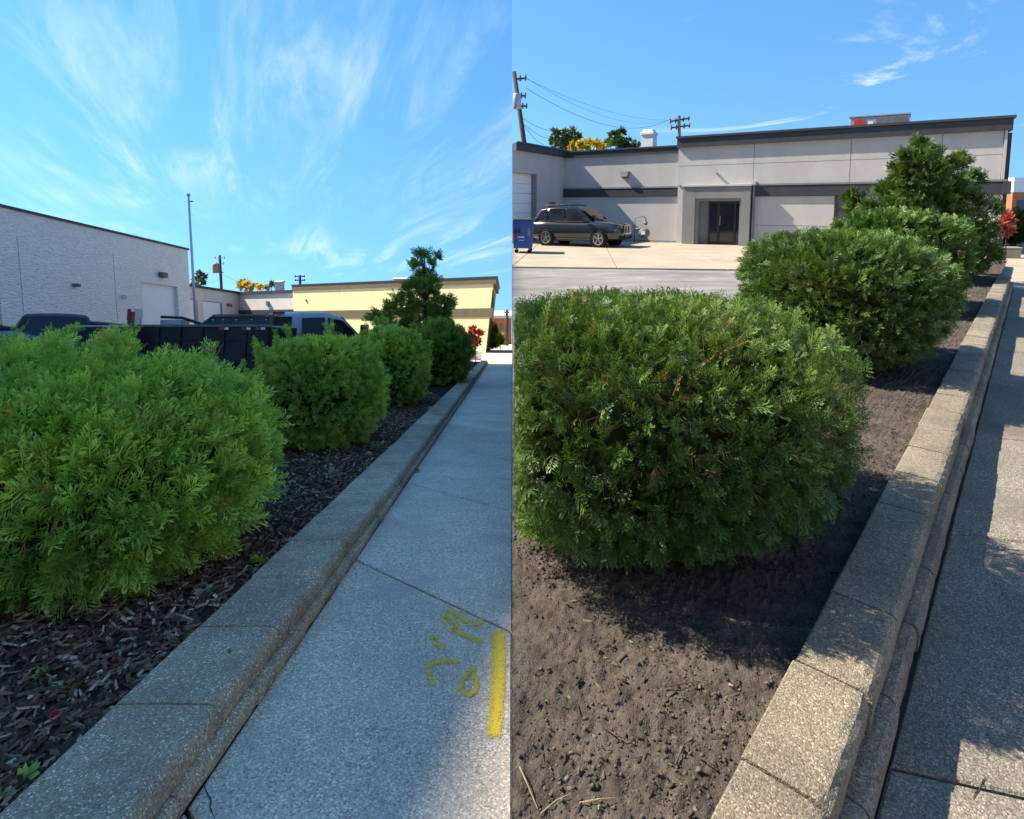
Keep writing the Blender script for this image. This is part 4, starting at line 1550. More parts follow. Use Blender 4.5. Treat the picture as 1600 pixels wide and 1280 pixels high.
for i, (a, b, sg, lab) in enumerate([((822, 122), (1047, 187), 1.2, 'uppermost thin wire between the two utility poles'), ((822, 138), (1048, 186), 1.5, 'lowest sagging wire between the two utility poles'),
                                     ((822, 123), (1075, 184), 1.0, 'faint middle wire between the two utility poles')]):
    wire('overhead_wire', at_y(*a, YP), at_y(*b, YQ), sg, lab, .014 if i == 1 else .009)
for i, (a, b, lab) in enumerate([((817, 185), (870, 205), 'short wire running from the near pole to the trees'), ((819, 194), (862, 217), 'short slanting wire below the first one at the near pole'),
                                 ((819, 196), (850, 226), 'steepest short wire from the near pole to the roof')]):
    wire('overhead_wire', at_y(*a, YP), at_y(*b, 44), .2, lab, .014)


# ------------------------------------------------------------------ trees behind the right-hand roof
def far_tree(name, px_lobes, Y, size, m, seed, label, gz, per=26, grp='trees behind the roofs', left=False, tpl=None, tr=.2):
    g_ = random.Random(seed)
    lob = lobes_from(px_lobes, Y, g_, Y * .02)
    cx = sum(l[0][0] for l in lob) / len(lob)
    lobe_tree(name, (cx, Y, gz), (cx, Y, max(l[0][2] for l in lob)), lob, size, per, tpl or SP2, m, seed, label, grp, 'tree' if tr > .1 else 'shrub', tr, .3)


far_tree('leafy_tree', [(870, 206, 9), (880, 210, 12), (893, 205, 9), (902, 215, 10), (868, 222, 10), (886, 222, 13), (875, 232, 14), (900, 228, 10)], 46, .5, M['leaf_far'], 51, 'olive green tree behind the roof at left', 0)
far_tree('leafy_tree', [(896, 230, 8), (908, 226, 9), (920, 224, 8), (930, 227, 8), (938, 231, 7), (915, 234, 10)], 43, .5, M['leaf_yellow'], 52, 'golden yellow tree just above the low roof', 0)
far_tree('leafy_tree', [(958, 214, 10), (970, 209, 9), (968, 222, 13), (980, 222, 9), (950, 226, 10), (990, 228, 6), (972, 232, 12)], 48, .5, M['leaf_far'], 53, 'dark green round tree between yellow foliage and chimney', 0)

# right end: red-leaved shrub, hedge cone, far shops
p = at_r(1571, 392)
far_tree('red_shrub', [(1570, 350, 9), (1578, 344, 7), (1570, 366, 8), (1577, 360, 8), (1573, 338, 5), (1566, 356, 6)], 16.6, .20, M['leaf_red'], 54, 'red-leaved shrub before the grey corner pier', 0, 30, 'red-leaved shrubs', tr=.03)
p = at_r(1592, 386)
bush('cone_shrub', (p.x + .3, p.y + .6, .0), .72, (.55, .55, 1.0, .7), 1500, .2, SP1, M['leaf_tree'], 55, 'dark clipped evergreen at the right frame edge beside the end wall', p=1.3, lump=.05)
p = at_y(1596, 318, 75)
shop = empty('brick_shop', (p.x + 3, 75, 0), 0, 'small brick shop with white sign far beyond the corner', 'building')
MB().box(-4.2, 8, 0, 6, 0, 3.4).build('wall', M['brick'], shop)
MB().box(-4.3, 8.1, -.15, 6.1, 3.4, 5.2).build('sign_board', M['white'], shop)
MB().box(-3.6, -1.2, -.05, .02, .9, 2.4).build('window', M['black_glass'], shop)
p = at_r(1591, 404)
MB()
kb = empty('planter_wall', (p.x - .35, p.y + .25, 0), R_(-20), 'low pale concrete block planter at the end of the edging', 'planter')
MB().box(-.45, .45, -.2, .2, 0, .30, .02).build('block', M['apron'], kb)
MB().box(-.48, .48, -.22, .22, .30, .36, .01).build('coping', M['apron'], kb)


# ================================================================== vehicles
def wheel(parent, x, y, r, w, side, rim=True):
    """tyre with a five-spoke rim; side = +1/-1 is the outer face in y"""
    t = MB().lathe([(r * .6, -w / 2), (r * .93, -w / 2), (r, -w * .36), (r, w * .36), (r * .93, w / 2), (r * .6, w / 2), (r * .6, -w / 2)], 'Y', 28).build('wheel', M['tyre'], parent, smooth=False)
    t.location = (x, y, r)
    if rim:
        mb = MB()
        mb.lathe([(r * .70, side * w * .30), (r * .72, side * w * .52), (r * .64, side * w * .53), (r * .62, side * w * .30)], 'Y', 28)
        for k in range(5):
            a = 2 * math.pi * k / 5 + .3
            for da in (-.16, .16):
                c, s_ = math.cos(a + da), math.sin(a + da)
                c0, s0 = math.cos(a), math.sin(a)
                q = Vector((-s_, 0, c)) * r * .045
                p0, p1 = Vector((c0 * r * .08, side * w * .46, s0 * r * .08)), Vector((c * r * .66, side * w * .50, s_ * r * .66))
                mb.quad(p0 - q, p0 + q, p1 + q, p1 - q)
        mb.lathe([(0, side * w * .50), (r * .12, side * w * .50), (r * .14, side * w * .40)], 'Y', 14)
        mb.build('rim', M['alloy'], t)
        MB().lathe([(0, side * w * .26), (r * .62, side * w * .26)], 'Y', 20).build('brake_disc', M['dull_steel'], t)
    return t


def ring_body(w, zb, zt, crown=.02, flare=0.0):
    return [(0, zb), (w * .86, zb), (w * .97, zb + (zt - zb) * .12), (w + flare, zb + (zt - zb) * .42), (w * .985, zb + (zt - zb) * .72),
            (w * .93, zt - .03), (w * .82, zt), (0, zt + crown)]


def ring_cab(wb_, wt, zb, zt):
    return [(0, zb), (wb_, zb), (wb_ * .5 + wt * .5 + .015, (zb + zt) / 2), (wt + .02, zt - .09), (wt - .06, zt - .02), (wt * .55, zt + .005), (0, zt + .015)]


# dark sport utility vehicle on the apron
p0 = at_r(912, 385)
SUV = empty('sport_utility_vehicle', (p0.x - .05, p0.y + .55, .004), R_(-30), 'gunmetal sport utility vehicle, paint darkened for missing shade, parked by the grey wall', 'car')
SUV.scale = (.80, .92, .93)
body = MB().loft([(-2.52, ring_body(.74, .52, .98)), (-2.46, ring_body(.88, .40, 1.05)), (-2.30, ring_body(.955, .33, 1.09)), (-1.5, ring_body(.985, .28, 1.12, flare=.012)), (-.6, ring_body(.97, .26, 1.11)),
                  (.4, ring_body(.97, .26, 1.10)), (.95, ring_body(.975, .27, 1.11, .03)), (1.35, ring_body(.985, .28, 1.10, .05, .012)), (1.9, ring_body(.96, .30, 1.06, .05)), (2.28, ring_body(.90, .32, 1.01, .04)),
                  (2.44, ring_body(.82, .34, .95, .03)), (2.50, ring_body(.70, .40, .86, .02))]).build('body', M['gunmetal'], SUV, smooth=True)
cab = MB().loft([(-2.44, ring_cab(.86, .80, 1.04, 1.12)), (-2.22, ring_cab(.90, .76, 1.06, 1.45)), (-1.95, ring_cab(.90, .72, 1.07, 1.70)), (-1.2, ring_cab(.91, .72, 1.08, 1.79)), (-.3, ring_cab(.91, .72, 1.08, 1.80)),
                 (.15, ring_cab(.91, .71, 1.08, 1.74)), (.55, ring_cab(.90, .74, 1.08, 1.48)), (1.12, ring_cab(.88, .82, 1.08, 1.13))]).build('cabin', M['gunmetal'], SUV, smooth=True)


def side_glass(parent, pts, m, s_, name='side_window', wb_=.91, wt=.72, zb=1.08, zt=1.79):
    """window panel on the leaning cabin side; pts = (x, z)"""
    vv = []
    for x, z in pts:
        k = (z - zb) / (zt - zb)
        vv.append((x, s_ * ((wb_ * (1 - k) + wt * k) + .035), z))
    return MB().add(vv, [tuple(range(len(vv)))]).build(name, m, parent)


for s_ in (-1, 1):
    side_glass(SUV, [(-.42, 1.14), (.86, 1.14), (.30, 1.55), (.08, 1.66), (-.42, 1.69)], M['auto_glass'], s_)
    side_glass(SUV, [(-1.42, 1.14), (-.52, 1.14), (-.52, 1.69), (-1.42, 1.68)], M['auto_glass'], s_)
    side_glass(SUV, [(-2.15, 1.18), (-1.52, 1.14), (-1.52, 1.67), (-1.92, 1.60)], M['auto_glass'], s_)
    MB().box(.66, .86, s_ * .96, s_ * 1.14, 1.10, 1.26, .03).build('mirror', M['gunmetal'], SUV)
    MB().tube([(-1.95, s_ * .70, 1.76), (-1.6, s_ * .70, 1.83), (-.4, s_ * .70, 1.85), (-.1, s_ * .70, 1.80)], .022, 6).build('roof_rail', M['bronze'], SUV, smooth=True)
    MB().box(2.30, 2.43, s_ * .50, s_ * .83, .86, .92).build('headlight', M['chrome'], SUV)
    MB().box(-2.50, -2.30, s_ * .70, s_ * .945, .92, 1.0).build('tail_light', M['red_lens'], SUV)
    for x in (-1.50, 1.45):
        MB().lathe([(.33, s_ * .972), (.46, s_ * .995), (.47, s_ * .97)], 'Y', 26, (x, 0, .37)).build('wheel_arch', M['tyre'], SUV)
        MB().lathe([(0, s_ * .985), (.40, s_ * .99)], 'Y', 26, (x, 0, .38)).build('wheel_well_shade', M['tyre'], SUV)  # flat dark disc painted in for the shaded hollow
        wheel(SUV, x, s_ * .92, .38, .27, s_)
    MB().box(-1.35, 1.0, s_ * .955, s_ * .985, .25, .36, .01).build('sill_trim', M['bronze'], SUV)
ws = [(1.08, -.76, 1.16), (1.08, .76, 1.16), (.28, .64, 1.70), (.28, -.64, 1.70)]
MB().quad(*[(x + .04, y, z + .045) for x, y, z in ws]).build('windshield', M['auto_glass'], SUV)
for s_ in (-1, 1):
    g0, g1 = s_ * .03, s_ * .33
    gri = MB().box(2.46, 2.53, g0, g1, .60, .95, .0).build('grille', M['tyre'], SUV)
    fr = MB()
    fr.tube([(2.53, g0, .60), (2.54, g0, .95), (2.54, g1, .95), (2.53, g1, .60), (2.53, g0, .60)], .022, 6).build('grille_frame', M['chrome'], gri)
    for k in range(5):
        yy = g0 + (g1 - g0) * (k + .5) / 5
        MB().box(2.53, 2.545, yy - .008, yy + .008, .62, .93).build('grille_bar', M['dull_steel'], gri)
MB().box(2.40, 2.52, -.80, .80, .34, .54, .03).build('front_bumper', M['tyre'], SUV)
MB().box(2.521, 2.535, -.24, .24, .44, .55).build('number_plate', M['bronze'], SUV)

# blue wheeled refuse bin at the seam
pb_ = at_r(801, 396)
DB = empty('refuse_bin', (.02, pb_.y, .004), R_(-4), 'blue steel refuse bin on castors beside the dark vehicle', 'bin')
bw, bd, bh = .72, 1.0, 1.10
MB().add([(.03, .05, .17), (bw - .04, .05, .17), (bw - .04, bd, .17), (.03, bd, .17), (0.01, 0, bh), (bw, 0, bh), (bw, bd + .05, bh), (.01, bd + .05, bh)],
         [(0, 3, 2, 1), (4, 5, 6, 7), (0, 1, 5, 4), (1, 2, 6, 5), (2, 3, 7, 6), (3, 0, 4, 7)]).build('tub', M['bin_blue'], DB)
MB().box(.005, bw + .02, -.03, bd + .07, bh, bh + .05, .012).build('rim', M['bin_blue'], DB)
MB().box(.01, bw, -.02, bd + .06, bh + .05, bh + .09, .015).build('lid', M['black_steel'], DB)
MB().tube([(.04, -.07, bh + .12), (bw - .02, -.07, bh + .12)], .018, 8).build('lid_bar', M['dull_steel'], DB)
MB().box(.06, .28, -.09, .03, .74, .86, .01).build('lift_pocket', M['black_steel'], DB)
MB().lathe([(0, 0), (.075, 0), (.075, .012), (0, .012)], 'Y', 18, (.06 + .03, -.012 + .0, .56)).build('round_emblem', M['red_label'], DB)
for x0_, x1_, z0_, z1_ in ((.18, .42, .55, .60), (.22, .40, .45, .475)):
    n_ = 6
    for k in range(n_):
        w_ = (x1_ - x0_) / n_
        MB().box(x0_ + k * w_, x0_ + k * w_ + w_ * .7, .012 + (1 - z0_) * .02, .03 + (1 - z0_) * .02, z0_, z1_).build('lettering', M['white'], DB)
MB().box(.53, .62, -.01, .03, .60, .90).build('sticker', M['straw'], DB)
for cx, cy in ((.14, .1), (.60, .1), (.60, .9)):
    MB().box(cx - .03, cx + .03, cy - .03, cy + .03, .10, .18).build('castor_fork', M['dull_steel'], DB)
    MB().lathe([(0, -.025), (.075, -.025), (.075, .025), (0, .025)], 'Y', 16, (cx, cy, .076)).build('castor', M['tyre'], DB)


# ------------------------------------------------------------------ vehicles of the left-hand lot
def slope_mat(p, yaw):
    return Matrix.Translation(p) @ Matrix.Rotation(-tl, 4, 'X') @ Matrix.Rotation(yaw, 4, 'Z')


def pickup(p, yaw, m, glass, label, sc=1.0):
    t = empty('pickup_truck', mat=slope_mat(p, yaw) @ Matrix.Scale(sc, 4), label=label, cat='truck', group='pickups in the left-hand lot')
    MB().loft([(.35, ring_body(.94, .42, 1.22)), (1.2, ring_body(.97, .40, 1.22, .03)), (2.1, ring_body(.97, .42, 1.20, .05)), (2.75, ring_body(.92, .45, 1.14, .04)), (2.95, ring_body(.80, .52, 1.02, .02))]).build('hood', m, t, smooth=True)
    MB().loft([(-1.02, ring_body(.95, .42, 1.25)), (.40, ring_body(.96, .42, 1.23))]).build('cab_side', m, t, smooth=True)
    MB().loft([(-1.02, ring_cab(.90, .80, 1.2, 1.34)), (-.96, ring_cab(.90, .74, 1.2, 1.80)), (-.72, ring_cab(.90, .72, 1.2, 1.92)), (.1, ring_cab(.90, .72, 1.2, 1.95)), (.55, ring_cab(.90, .72, 1.2, 1.86)),
               (1.25, ring_cab(.88, .82, 1.2, 1.25))]).build('cab', m, t, smooth=True)
    for s_ in (-1, 1):
        MB().box(-2.95, -1.06, s_ * .80, s_ * .98, .45, 1.28, .02).build('bed_side', m, t)
        side_glass(t, [(.02, 1.28), (1.02, 1.28), (.52, 1.72), (.02, 1.80)], glass, s_, 'side_window', .90, .72, 1.2, 1.92)
        side_glass(t, [(-.86, 1.28), (-.08, 1.28), (-.08, 1.80), (-.80, 1.76)], glass, s_, 'side_window', .90, .72, 1.2, 1.92)
        MB().box(-2.98, -2.86, s_ * .82, s_ * .99, .80, 1.18, .01).build('tail_light', M['red_lens'], t)
        MB().box(.86, 1.0, s_ * 1.08, s_ * 1.30, 1.22, 1.62, .02).build('mirror', M['tyre'], t)
        MB().tube([(.9, s_ * .92, 1.32), (.92, s_ * 1.14, 1.36)], .03, 6).build('mirror_arm', M['tyre'], t)
        for x in (-2.0, 1.95):
            wheel(t, x, s_ * .90, .40, .27, s_)
    MB().box(-2.96, -1.06, -.80, .80, .62, .70).build('bed_floor', M['tyre'], t)
    MB().box(-2.97, -2.90, -.79, .79, .58, 1.26, .01).build('tailgate', m, t)
    MB().quad((-1.015, -.68, 1.36), (-1.015, .68, 1.36), (-.965, .62, 1.80), (-.965, -.62, 1.80)).build('rear_window', glass, t)
    MB().box(-.96, -.86, -.18, .18, 1.87, 1.93).build('brake_light', M['red_lens'], t)
    MB().quad((1.28, -.74, 1.27), (1.28, .74, 1.27), (.62, .64, 1.84), (.62, -.64, 1.84)).build('windshield', glass, t)
    MB().box(-3.05, -2.95, -.9, .9, .48, .62, .02).build('rear_bumper', M['chrome'], t)
    return t


YT = 16.6
pp = at_y(474, 528, YT)
pickup(lz(pp.x, YT), R_(57), M['slate_paint'], M['auto_glass_l'], 'slate blue pickup seen from behind with red tail light', 1.08)
pp = at_y(78, 528, 16.8)
pickup(lz(pp.x - .1, 16.8), R_(-52), M['black_paint'], M['auto_glass_l'], 'black pickup parked along the white block wall', 1.06)


def sedan(p, yaw, m, label, sc=1.0):
    t = empty('parked_sedan', mat=slope_mat(p, yaw) @ Matrix.Scale(sc, 4), label=label, cat='car', group='sedans in the left-hand lot')
    MB().loft([(-2.3, ring_body(.70, .45, .85)), (-2.15, ring_body(.84, .35, .95)), (-1.3, ring_body(.9, .28, .98)), (.8, ring_body(.9, .26, .96)), (1.8, ring_body(.86, .3, .86, .04)), (2.25, ring_body(.7, .4, .7))]).build('body', m, t, smooth=True)
    MB().loft([(-1.75, ring_cab(.78, .72, .93, .99)), (-1.0, ring_cab(.8, .62, .93, 1.36)), (-.3, ring_cab(.8, .60, .93, 1.45)), (.2, ring_cab(.8, .62, .93, 1.38)), (1.05, ring_cab(.8, .74, .93, .98))]).build('cabin', M['auto_glass_l'], t, smooth=True)
    MB().loft([(-1.02, ring_cab(.55, .60, 1.33, 1.40)), (-.3, ring_cab(.55, .60, 1.40, 1.47)), (.22, ring_cab(.55, .60, 1.35, 1.41))]).build('roof', m, t, smooth=True)
    for s_ in (-1, 1):
        MB().tube([(-.28, s_ * .80, .96), (-.28, s_ * .64, 1.42)], .035, 6).build('door_pillar', m, t)
        for x in (-1.4, 1.4):
            wheel(t, x, s_ * .82, .33, .22, s_)
    return t


pp = at_y(160, 528, 18.6)
sedan(lz(pp.x, 18.6), R_(10), M['black_paint'], 'black sedan roof showing behind the yellow-lettered trailer', 1.28)
pp = at_y(-14, 528, 15.2)
sedan(lz(pp.x, 15.2), R_(-6), M['black_paint'], 'dark car cut by the left frame edge', 1.15)

# black dump trailer with a tarp and reflector tape
YD = 13.2
q0, q1 = at_y(196, 528, YD), at_y(412, 528, YD)
DT = empty('dump_trailer', mat=slope_mat(lz((q0.x + q1.x) / 2, YD), 0), label='black dump trailer with red and white reflectors and a folded tarp', cat='trailer')
hl = (q1.x - q0.x) / 2
ht = 1.4 + 19 * YD / F_PX
MB().box(-hl, hl, 0, .06, .55, ht - .05).build('side_wall', M['black_steel'], DT)
MB().box(-hl, hl, 1.7, 1.76, .55, ht - .05).build('side_wall', M['black_steel'], DT)
MB().box(-hl, hl, .06, 1.7, .55, .62).build('floor', M['black_steel'], DT)
MB().box(-hl, -hl + .06, .06, 1.7, .62, ht - .06).build('end_wall', M['black_steel'], DT)
MB().box(hl - .06, hl, .06, 1.7, .62, ht - .06).build('end_wall', M['black_steel'], DT)
MB().box(-hl - .03, hl + .03, -.05, .08, ht - .05, ht, .01).build('top_rail', M['dull_steel'], DT)
MB().box(-hl, hl, -.045, .0, ht - .36, ht - .32).build('side_rail', M['black_steel'], DT)
for k in range(7):
    x = -hl + .05 + k * (2 * hl - .1) / 6
    MB().box(x - .04, x + .04, -.05, 0, .55, ht - .051).build('rib', M['black_steel'], DT)
for px in (340, 375, 398):
    x = at_y(px, 528, YD).x - DT.location.x
    MB().box(x - .10, x + .03, -.062, -.051, ht - .12, ht - .065).build('red_reflector', M['red_lens'], DT)
    MB().box(x + .03, x + .12, -.062, -.051, ht - .12, ht - .065).build('white_reflector', M['white'], DT)
tx0 = at_y(300, 528, YD).x - DT.location.x
tx1 = at_y(410, 528, YD).x - DT.location.x
MB().add([(tx0 - .1, .1, ht), (tx1, .1, ht), (tx1 + .02, .35, ht + .21), (tx0 + .1, .35, ht + .21), (tx0 - .1, 1.2, ht), (tx1, 1.2, ht), (tx1, 1.1, ht + .2), (tx0 + .1, 1.1, ht + .2)],
         [(0, 1, 2, 3), (3, 2, 6, 7), (7, 6, 5, 4), (0, 3, 7, 4), (1, 5, 6, 2)]).build('tarp', M['tarp'], DT)
MB().tube([(tx0, .08, ht + .02), (tx0 + .15, .33, ht + .235), (tx1, .33, ht + .235)], .022, 6).build('tarp_bow', M['dull_steel'], DT)
for k, px in enumerate((314, 330, 352, 376, 400)):
    x = at_y(px, 528, YD).x - DT.location.x
    MB().lathe([(0, 0), (.012, 0), (.012, .01)], 'Y', 8, (x, .18 + .02 * (k % 2), ht + .12)).build('grommet', M['chrome'], DT)
MB().box(tx1 - .02, tx1 + .05, .05, .16, ht - .02, ht + .22).build('end_board', M['rust_wood'], DT)
MB().box(-hl + .28, -hl + .78, .5, .9, ht - .02, ht + .13, .01).build('pump_box', M['steel'], DT)
MB().tube([(-hl + .24, .6, ht + .2), (-hl + .75, .6, ht + .18), (-hl + 1.3, .6, ht + .01)], .035, 8).build('ram', M['black_steel'], DT)
sx = at_y(187, 528, YD).x - DT.location.x
MB().box(sx - .03, sx + .12, -.04, .06, .4, ht + .30).build('stake', M['rust_wood'], DT)
MB().box(sx - .035, sx + .05, -.06, -.041, ht + .10, ht + .36).build('tail_lamp', M['red_lens'], DT)
MB().box(sx + .1, sx + .27, -.02, .02, ht - .02, ht + .36).build('lamp_board', M['lowwall'], DT)
MB().tube([(sx + .2, -.03, ht - .02), (sx + .29, -.03, ht + .05), (sx + .26, -.03, ht + .12)], .016, 6).build('cable_loop', M['steel'], DT)
for x in (-.5, .45):
    for s_, yy in ((-1, .0), (1, 1.76)):
        wheel(DT, x, yy + s_ * .16, .36, .22, s_)
        MB().box(x - .45, x + .45, yy + s_ * .03, yy + s_ * .28, .76, .80, .01).build('mudguard', M['black_steel'], DT)

YG = 12.6
q0, q1 = at_y(104, 528, YG), at_y(183, 528, YG)
FT = empty('flatbed_trailer', mat=slope_mat(lz((q0.x + q1.x) / 2, YG), 0), label='low black trailer with yellow lettering on its side board', cat='trailer')
hl2 = (q1.x - q0.x) / 2
htt = 1.4 + 18 * YG / F_PX
MB().box(-hl2, hl2, 0, .05, .6, htt - .04).build('side_board', M['black_steel'], FT)
MB().box(-hl2, hl2, .05, 1.6, .6, .68).build('deck', M['black_steel'], FT)
MB().box(-hl2 - .02, hl2 + .02, -.03, .07, htt - .04, htt, .01).build('top_rail', M['steel'], FT)
for x in (-.25, .35):
    for s_, yy in ((-1, 0), (1, 1.6)):
        wheel(FT, x, yy + s_ * .14, .32, .2, s_)
tm = text_mesh('GRIFFIN', .155, .004)
lo = link('lettering', tm, surf('yellow_lettering', (.75, .52, .03), (.7, .48, .02), 5, .6), FT)
lo.location = (.12, -.012, htt - .135)
lo.rotation_euler = (R_(90), 0, 0)


# ================================================================== left-hand buildings
cant = None
grow = None


def lbox(name, m, parent, fr, x0, x1, y0, y1, z0, z1):
    """box in a wall frame fr(x, y) -> world x, y; heights are over the falling ground"""
    b = MB().box(x0, x1, y0, y1, z0, z1)
    def xf(x, y, z):
        if cant and x > cant[0]:
            x -= cant[1] * (1 - z / cant[2])
        if grow:
            z = z * (1 + (grow[0] - 1) * (1 - x / grow[1]))
        wx, wy = fr(x, y)
        return lz(wx, wy, z)
    return b.build(name, m, parent, xf=xf, off=parent.location)


def frame(A, B):
    """x along A->B, y away from the viewer side"""
    A, B = Vector(A), Vector(B)
    t_ = (B - A).normalized()
    n_ = Vector((-t_.y, t_.x))
    mid = (A + B) / 2
    if n_.dot(mid) < 0:
        n_ = -n_
    return (lambda x, y: (A.x + t_.x * x + n_.x * y, A.y + t_.y * x + n_.y * y)), t_, n_, (B - A).length


def on_wall(A, t_, n_, px, py):
    """pixel -> (along, height over the falling ground) on a wall"""
    d = ray(px, py)
    A3 = Vector((A[0], A[1], 0))
    n3 = Vector((n_.x, n_.y, 0))
    k = (A3 - EYE).dot(n3) / d.dot(n3)
    q = EYE + d * k
    return (q.x - A[0]) * t_.x + (q.y - A[1]) * t_.y, q.z - (Z0L - SLOPE * q.y)


HB = 7.0
pa = at_l(293, 388, HB)
pn = at_l(0, 319, HB)
A = (pn.x + (pn.x - pa.x) * .03, pn.y + (pn.y - pa.y) * .03)
B = (pa.x, pa.y)
fr, t_, n_, ln_ = frame(A, B)
WBL = empty('block_warehouse', lz(*B), 0, 'tall white split-face block warehouse with a roller door', 'building')
dA, dzt = on_wall(A, t_, n_, 221, 441)
dB, _ = on_wall(A, t_, n_, 277, 446)
lbox('wall', M['blockwall'], WBL, fr, 0, dA, 0, .4, -.3, HB - .12)
lbox('wall', M['blockwall'], WBL, fr, dB, ln_, 0, .4, -.3, HB - .12)
lbox('wall', M['blockwall'], WBL, fr, dA, dB, 0, .4, dzt, HB - .12)
lbox('end_wall', M['blockwall'], WBL, fr, ln_ - .4, ln_ - .002, .4, 14, -.3, HB - .13)
lbox('back_wall', M['blockwall'], WBL, fr, 0, ln_ - .4, 13.6, 14, -.3, HB - .13)
lbox('roof', M['flashing'], WBL, fr, .1, ln_ - .1, .4, 13.9, HB - .5, HB - .4)
lbox('coping', M['flashing'], WBL, fr, -.1, ln_ + .06, -.08, .46, HB - .12, HB)
rdl = lbox('roller_door', M['white_door'], WBL, fr, dA, dB, .22, .26, -.3, dzt)
zz0 = 0
while zz0 < dzt:
    lbox('door_slat', M['white_door'], rdl, fr, dA + .02, dB - .02, .18, .219, zz0 + .01, min(zz0 + .5, dzt - .01)).parent = WBL
    zz0 += .52
for px, py, w_, h_, mm in ((251, 430, .20, .30, 'dull_steel'), (115, 446, .08, .16, 'dull_steel'), (193, 464, .12, .18, 'white')):
    a, z = on_wall(A, t_, n_, px, py)
    lbox('wall_light', M[mm], WBL, fr, a - w_, a + w_, -.3, -.001, z - h_ / 2, z + h_ / 2)
for px in (31, 178):
    a, z = on_wall(A, t_, n_, px, 420)
    lbox('control_joint', M['stucco_dark'], WBL, fr, a - .008, a + .008, -.006, .01, 0, HB - 1.2)

# lower wing, grey return and facade with golden sunlight in its colour
D2 = 52.0
R2 = at_y(772, 432, D2)
hm = R2.z - (Z0L - SLOPE * D2)
def pt_h(px, py, h):
    p = at_l(px, py, h)
    return (p.x, p.y)
DL = 74.0
Lq = at_y(457, 445, DL)
Lm = (Lq.x, Lq.y)
hL = Lq.z - (Z0L - SLOPE * DL)      # the parapet stands higher towards the far end
Rm = (R2.x, R2.y)
frm, tm_, nm_, lm_ = frame(Lm, Rm)
grow = (hL / hm, lm_)
_ow = on_wall


def on_wall(A, t_, n_, px, py):
    a, z = _ow(A, t_, n_, px, py)
    return a, (z / (1 + (grow[0] - 1) * (1 - a / grow[1])) if grow else z)


a_low, h_low = on_wall(Lm, tm_, nm_, 420, 454)
cx_, _ = on_wall(Lm, tm_, nm_, 370, 456)
_frm0 = frm
def frm(x, y):
    a_ = _frm0(x, 0)
    return (a_[0] - .004 * y, a_[1] + y)
FB = empty('sun_tinted_building', lz(*Rm), 0, 'long building painted as if golden-lit, with olive trim, beyond the tall conifer', 'building')
cant = (lm_ - .5, 1.05, hm)
_, zb0 = on_wall(Lm, tm_, nm_, 610, 497)
_, zb1 = on_wall(Lm, tm_, nm_, 610, 484)
_, zc = on_wall(Lm, tm_, nm_, 610, 449)
for c0, c1, z0_, z1_ in ((0, lm_ * .30, zb1, zc), (lm_ * .30, lm_ * .62, zb1, zc), (lm_ * .62, lm_, zb1, zc), (0, lm_ * .45, -.3, zb0), (lm_ * .45, lm_, -.3, zb0)):
    lbox('panel', M['cream'], FB, frm, c0 + .02, c1 - .02, 0, .3, z0_, z1_)
lbox('wall_mass', M['cream'], FB, frm, .02, lm_ - .03, .25, 12, -.3, hm - .3)
lbox('band', M['olive_trim'], FB, frm, .3, lm_ + .3, -.08, .2, zb0, zb1)
lbox('cornice', M['olive_trim'], FB, frm, -.1, lm_ + .3, -.16, 12.2, zc, hm - .12)
lbox('cornice_cap', M['flashing'], FB, frm, -.2, lm_ + .45, -.24, 12.3, hm - .12, hm)
lbox('end_glazing', M['bronze'], FB, frm, lm_ - .02, lm_ + .08, .6, 9, zb1 + .2, zc - .5)
lbox('end_wall', M['stucco_dark'], FB, frm, lm_ - .029, lm_ + .05, .3, 12, -.3, zb0 - .1)
lbox('wall_light', M['dull_steel'], FB, frm, 3.0, 3.2, -.15, -.001, zb1 + 1.0, zb1 + 1.25)
cant = None
GW = empty('grey_wing', lz(*frm(cx_, 0)), 0, 'low pale wing with white roller doors and dark band', 'building')
hl_ = h_low
lbox('wall', M['lowwall'], GW, frm, cx_, -.01, .6, 1.0, -.3, hl_ - .3)
lbox('cornice', M['trim'], GW, frm, cx_ - .2, -.02, .3, 10, hl_ - .3, hl_)
_, gb0 = on_wall(Lm, tm_, nm_, 420, 497)
_, gb1 = on_wall(Lm, tm_, nm_, 420, 484)
lbox('band', M['trim'], GW, frm, cx_, -.01, .35, .6, gb0, gb1)
a, z = on_wall(Lm, tm_, nm_, 416, 474)
lbox('wall_light', M['dull_steel'], GW, frm, a - .3, a + .3, .2, .6, z - .25, z + .25)
Cc = frm(cx_, .6)
hl_ = h_low * (1 + (grow[0] - 1) * (1 - cx_ / grow[1]))
grow = None
Wn = pt_h(292, 444, hl_)
frw, tw_, nw_, lw_ = frame(Wn, Cc)
lbox('wall', M['lowwall'], GW, frw, -6, lw_, 0, .4, -.3, hl_ - .28)
lbox('cornice', M['trim'], GW, frw, -6, lw_ - .1, -.3, .5, hl_ - .28, hl_ + .02)
for pxa, pxb, py in ((295, 304, 468), (317, 343, 471)):
    a0, z = on_wall(Wn, tw_, nw_, pxa, py)
    a1, _ = on_wall(Wn, tw_, nw_, pxb, py)
    d_ = lbox('roller_door', M['white_door'], GW, frw, a0, a1, -.02, .0 - .001, 0, z)
    lbox('door_frame', M['stucco_dark'], GW, frw, a1, a1 + .5, -.03, -.001, 0, z)
    lbox('door_head', M['stucco_dark'], GW, frw, a0, a1, -.03, -.001, z, z + .12)
a, z = on_wall(Wn, tw_, nw_, 357, 477)
lbox('wall_light', M['dull_steel'], GW, frw, a - .5, a + .5, -.3, -.001, z - .2, z + .2)
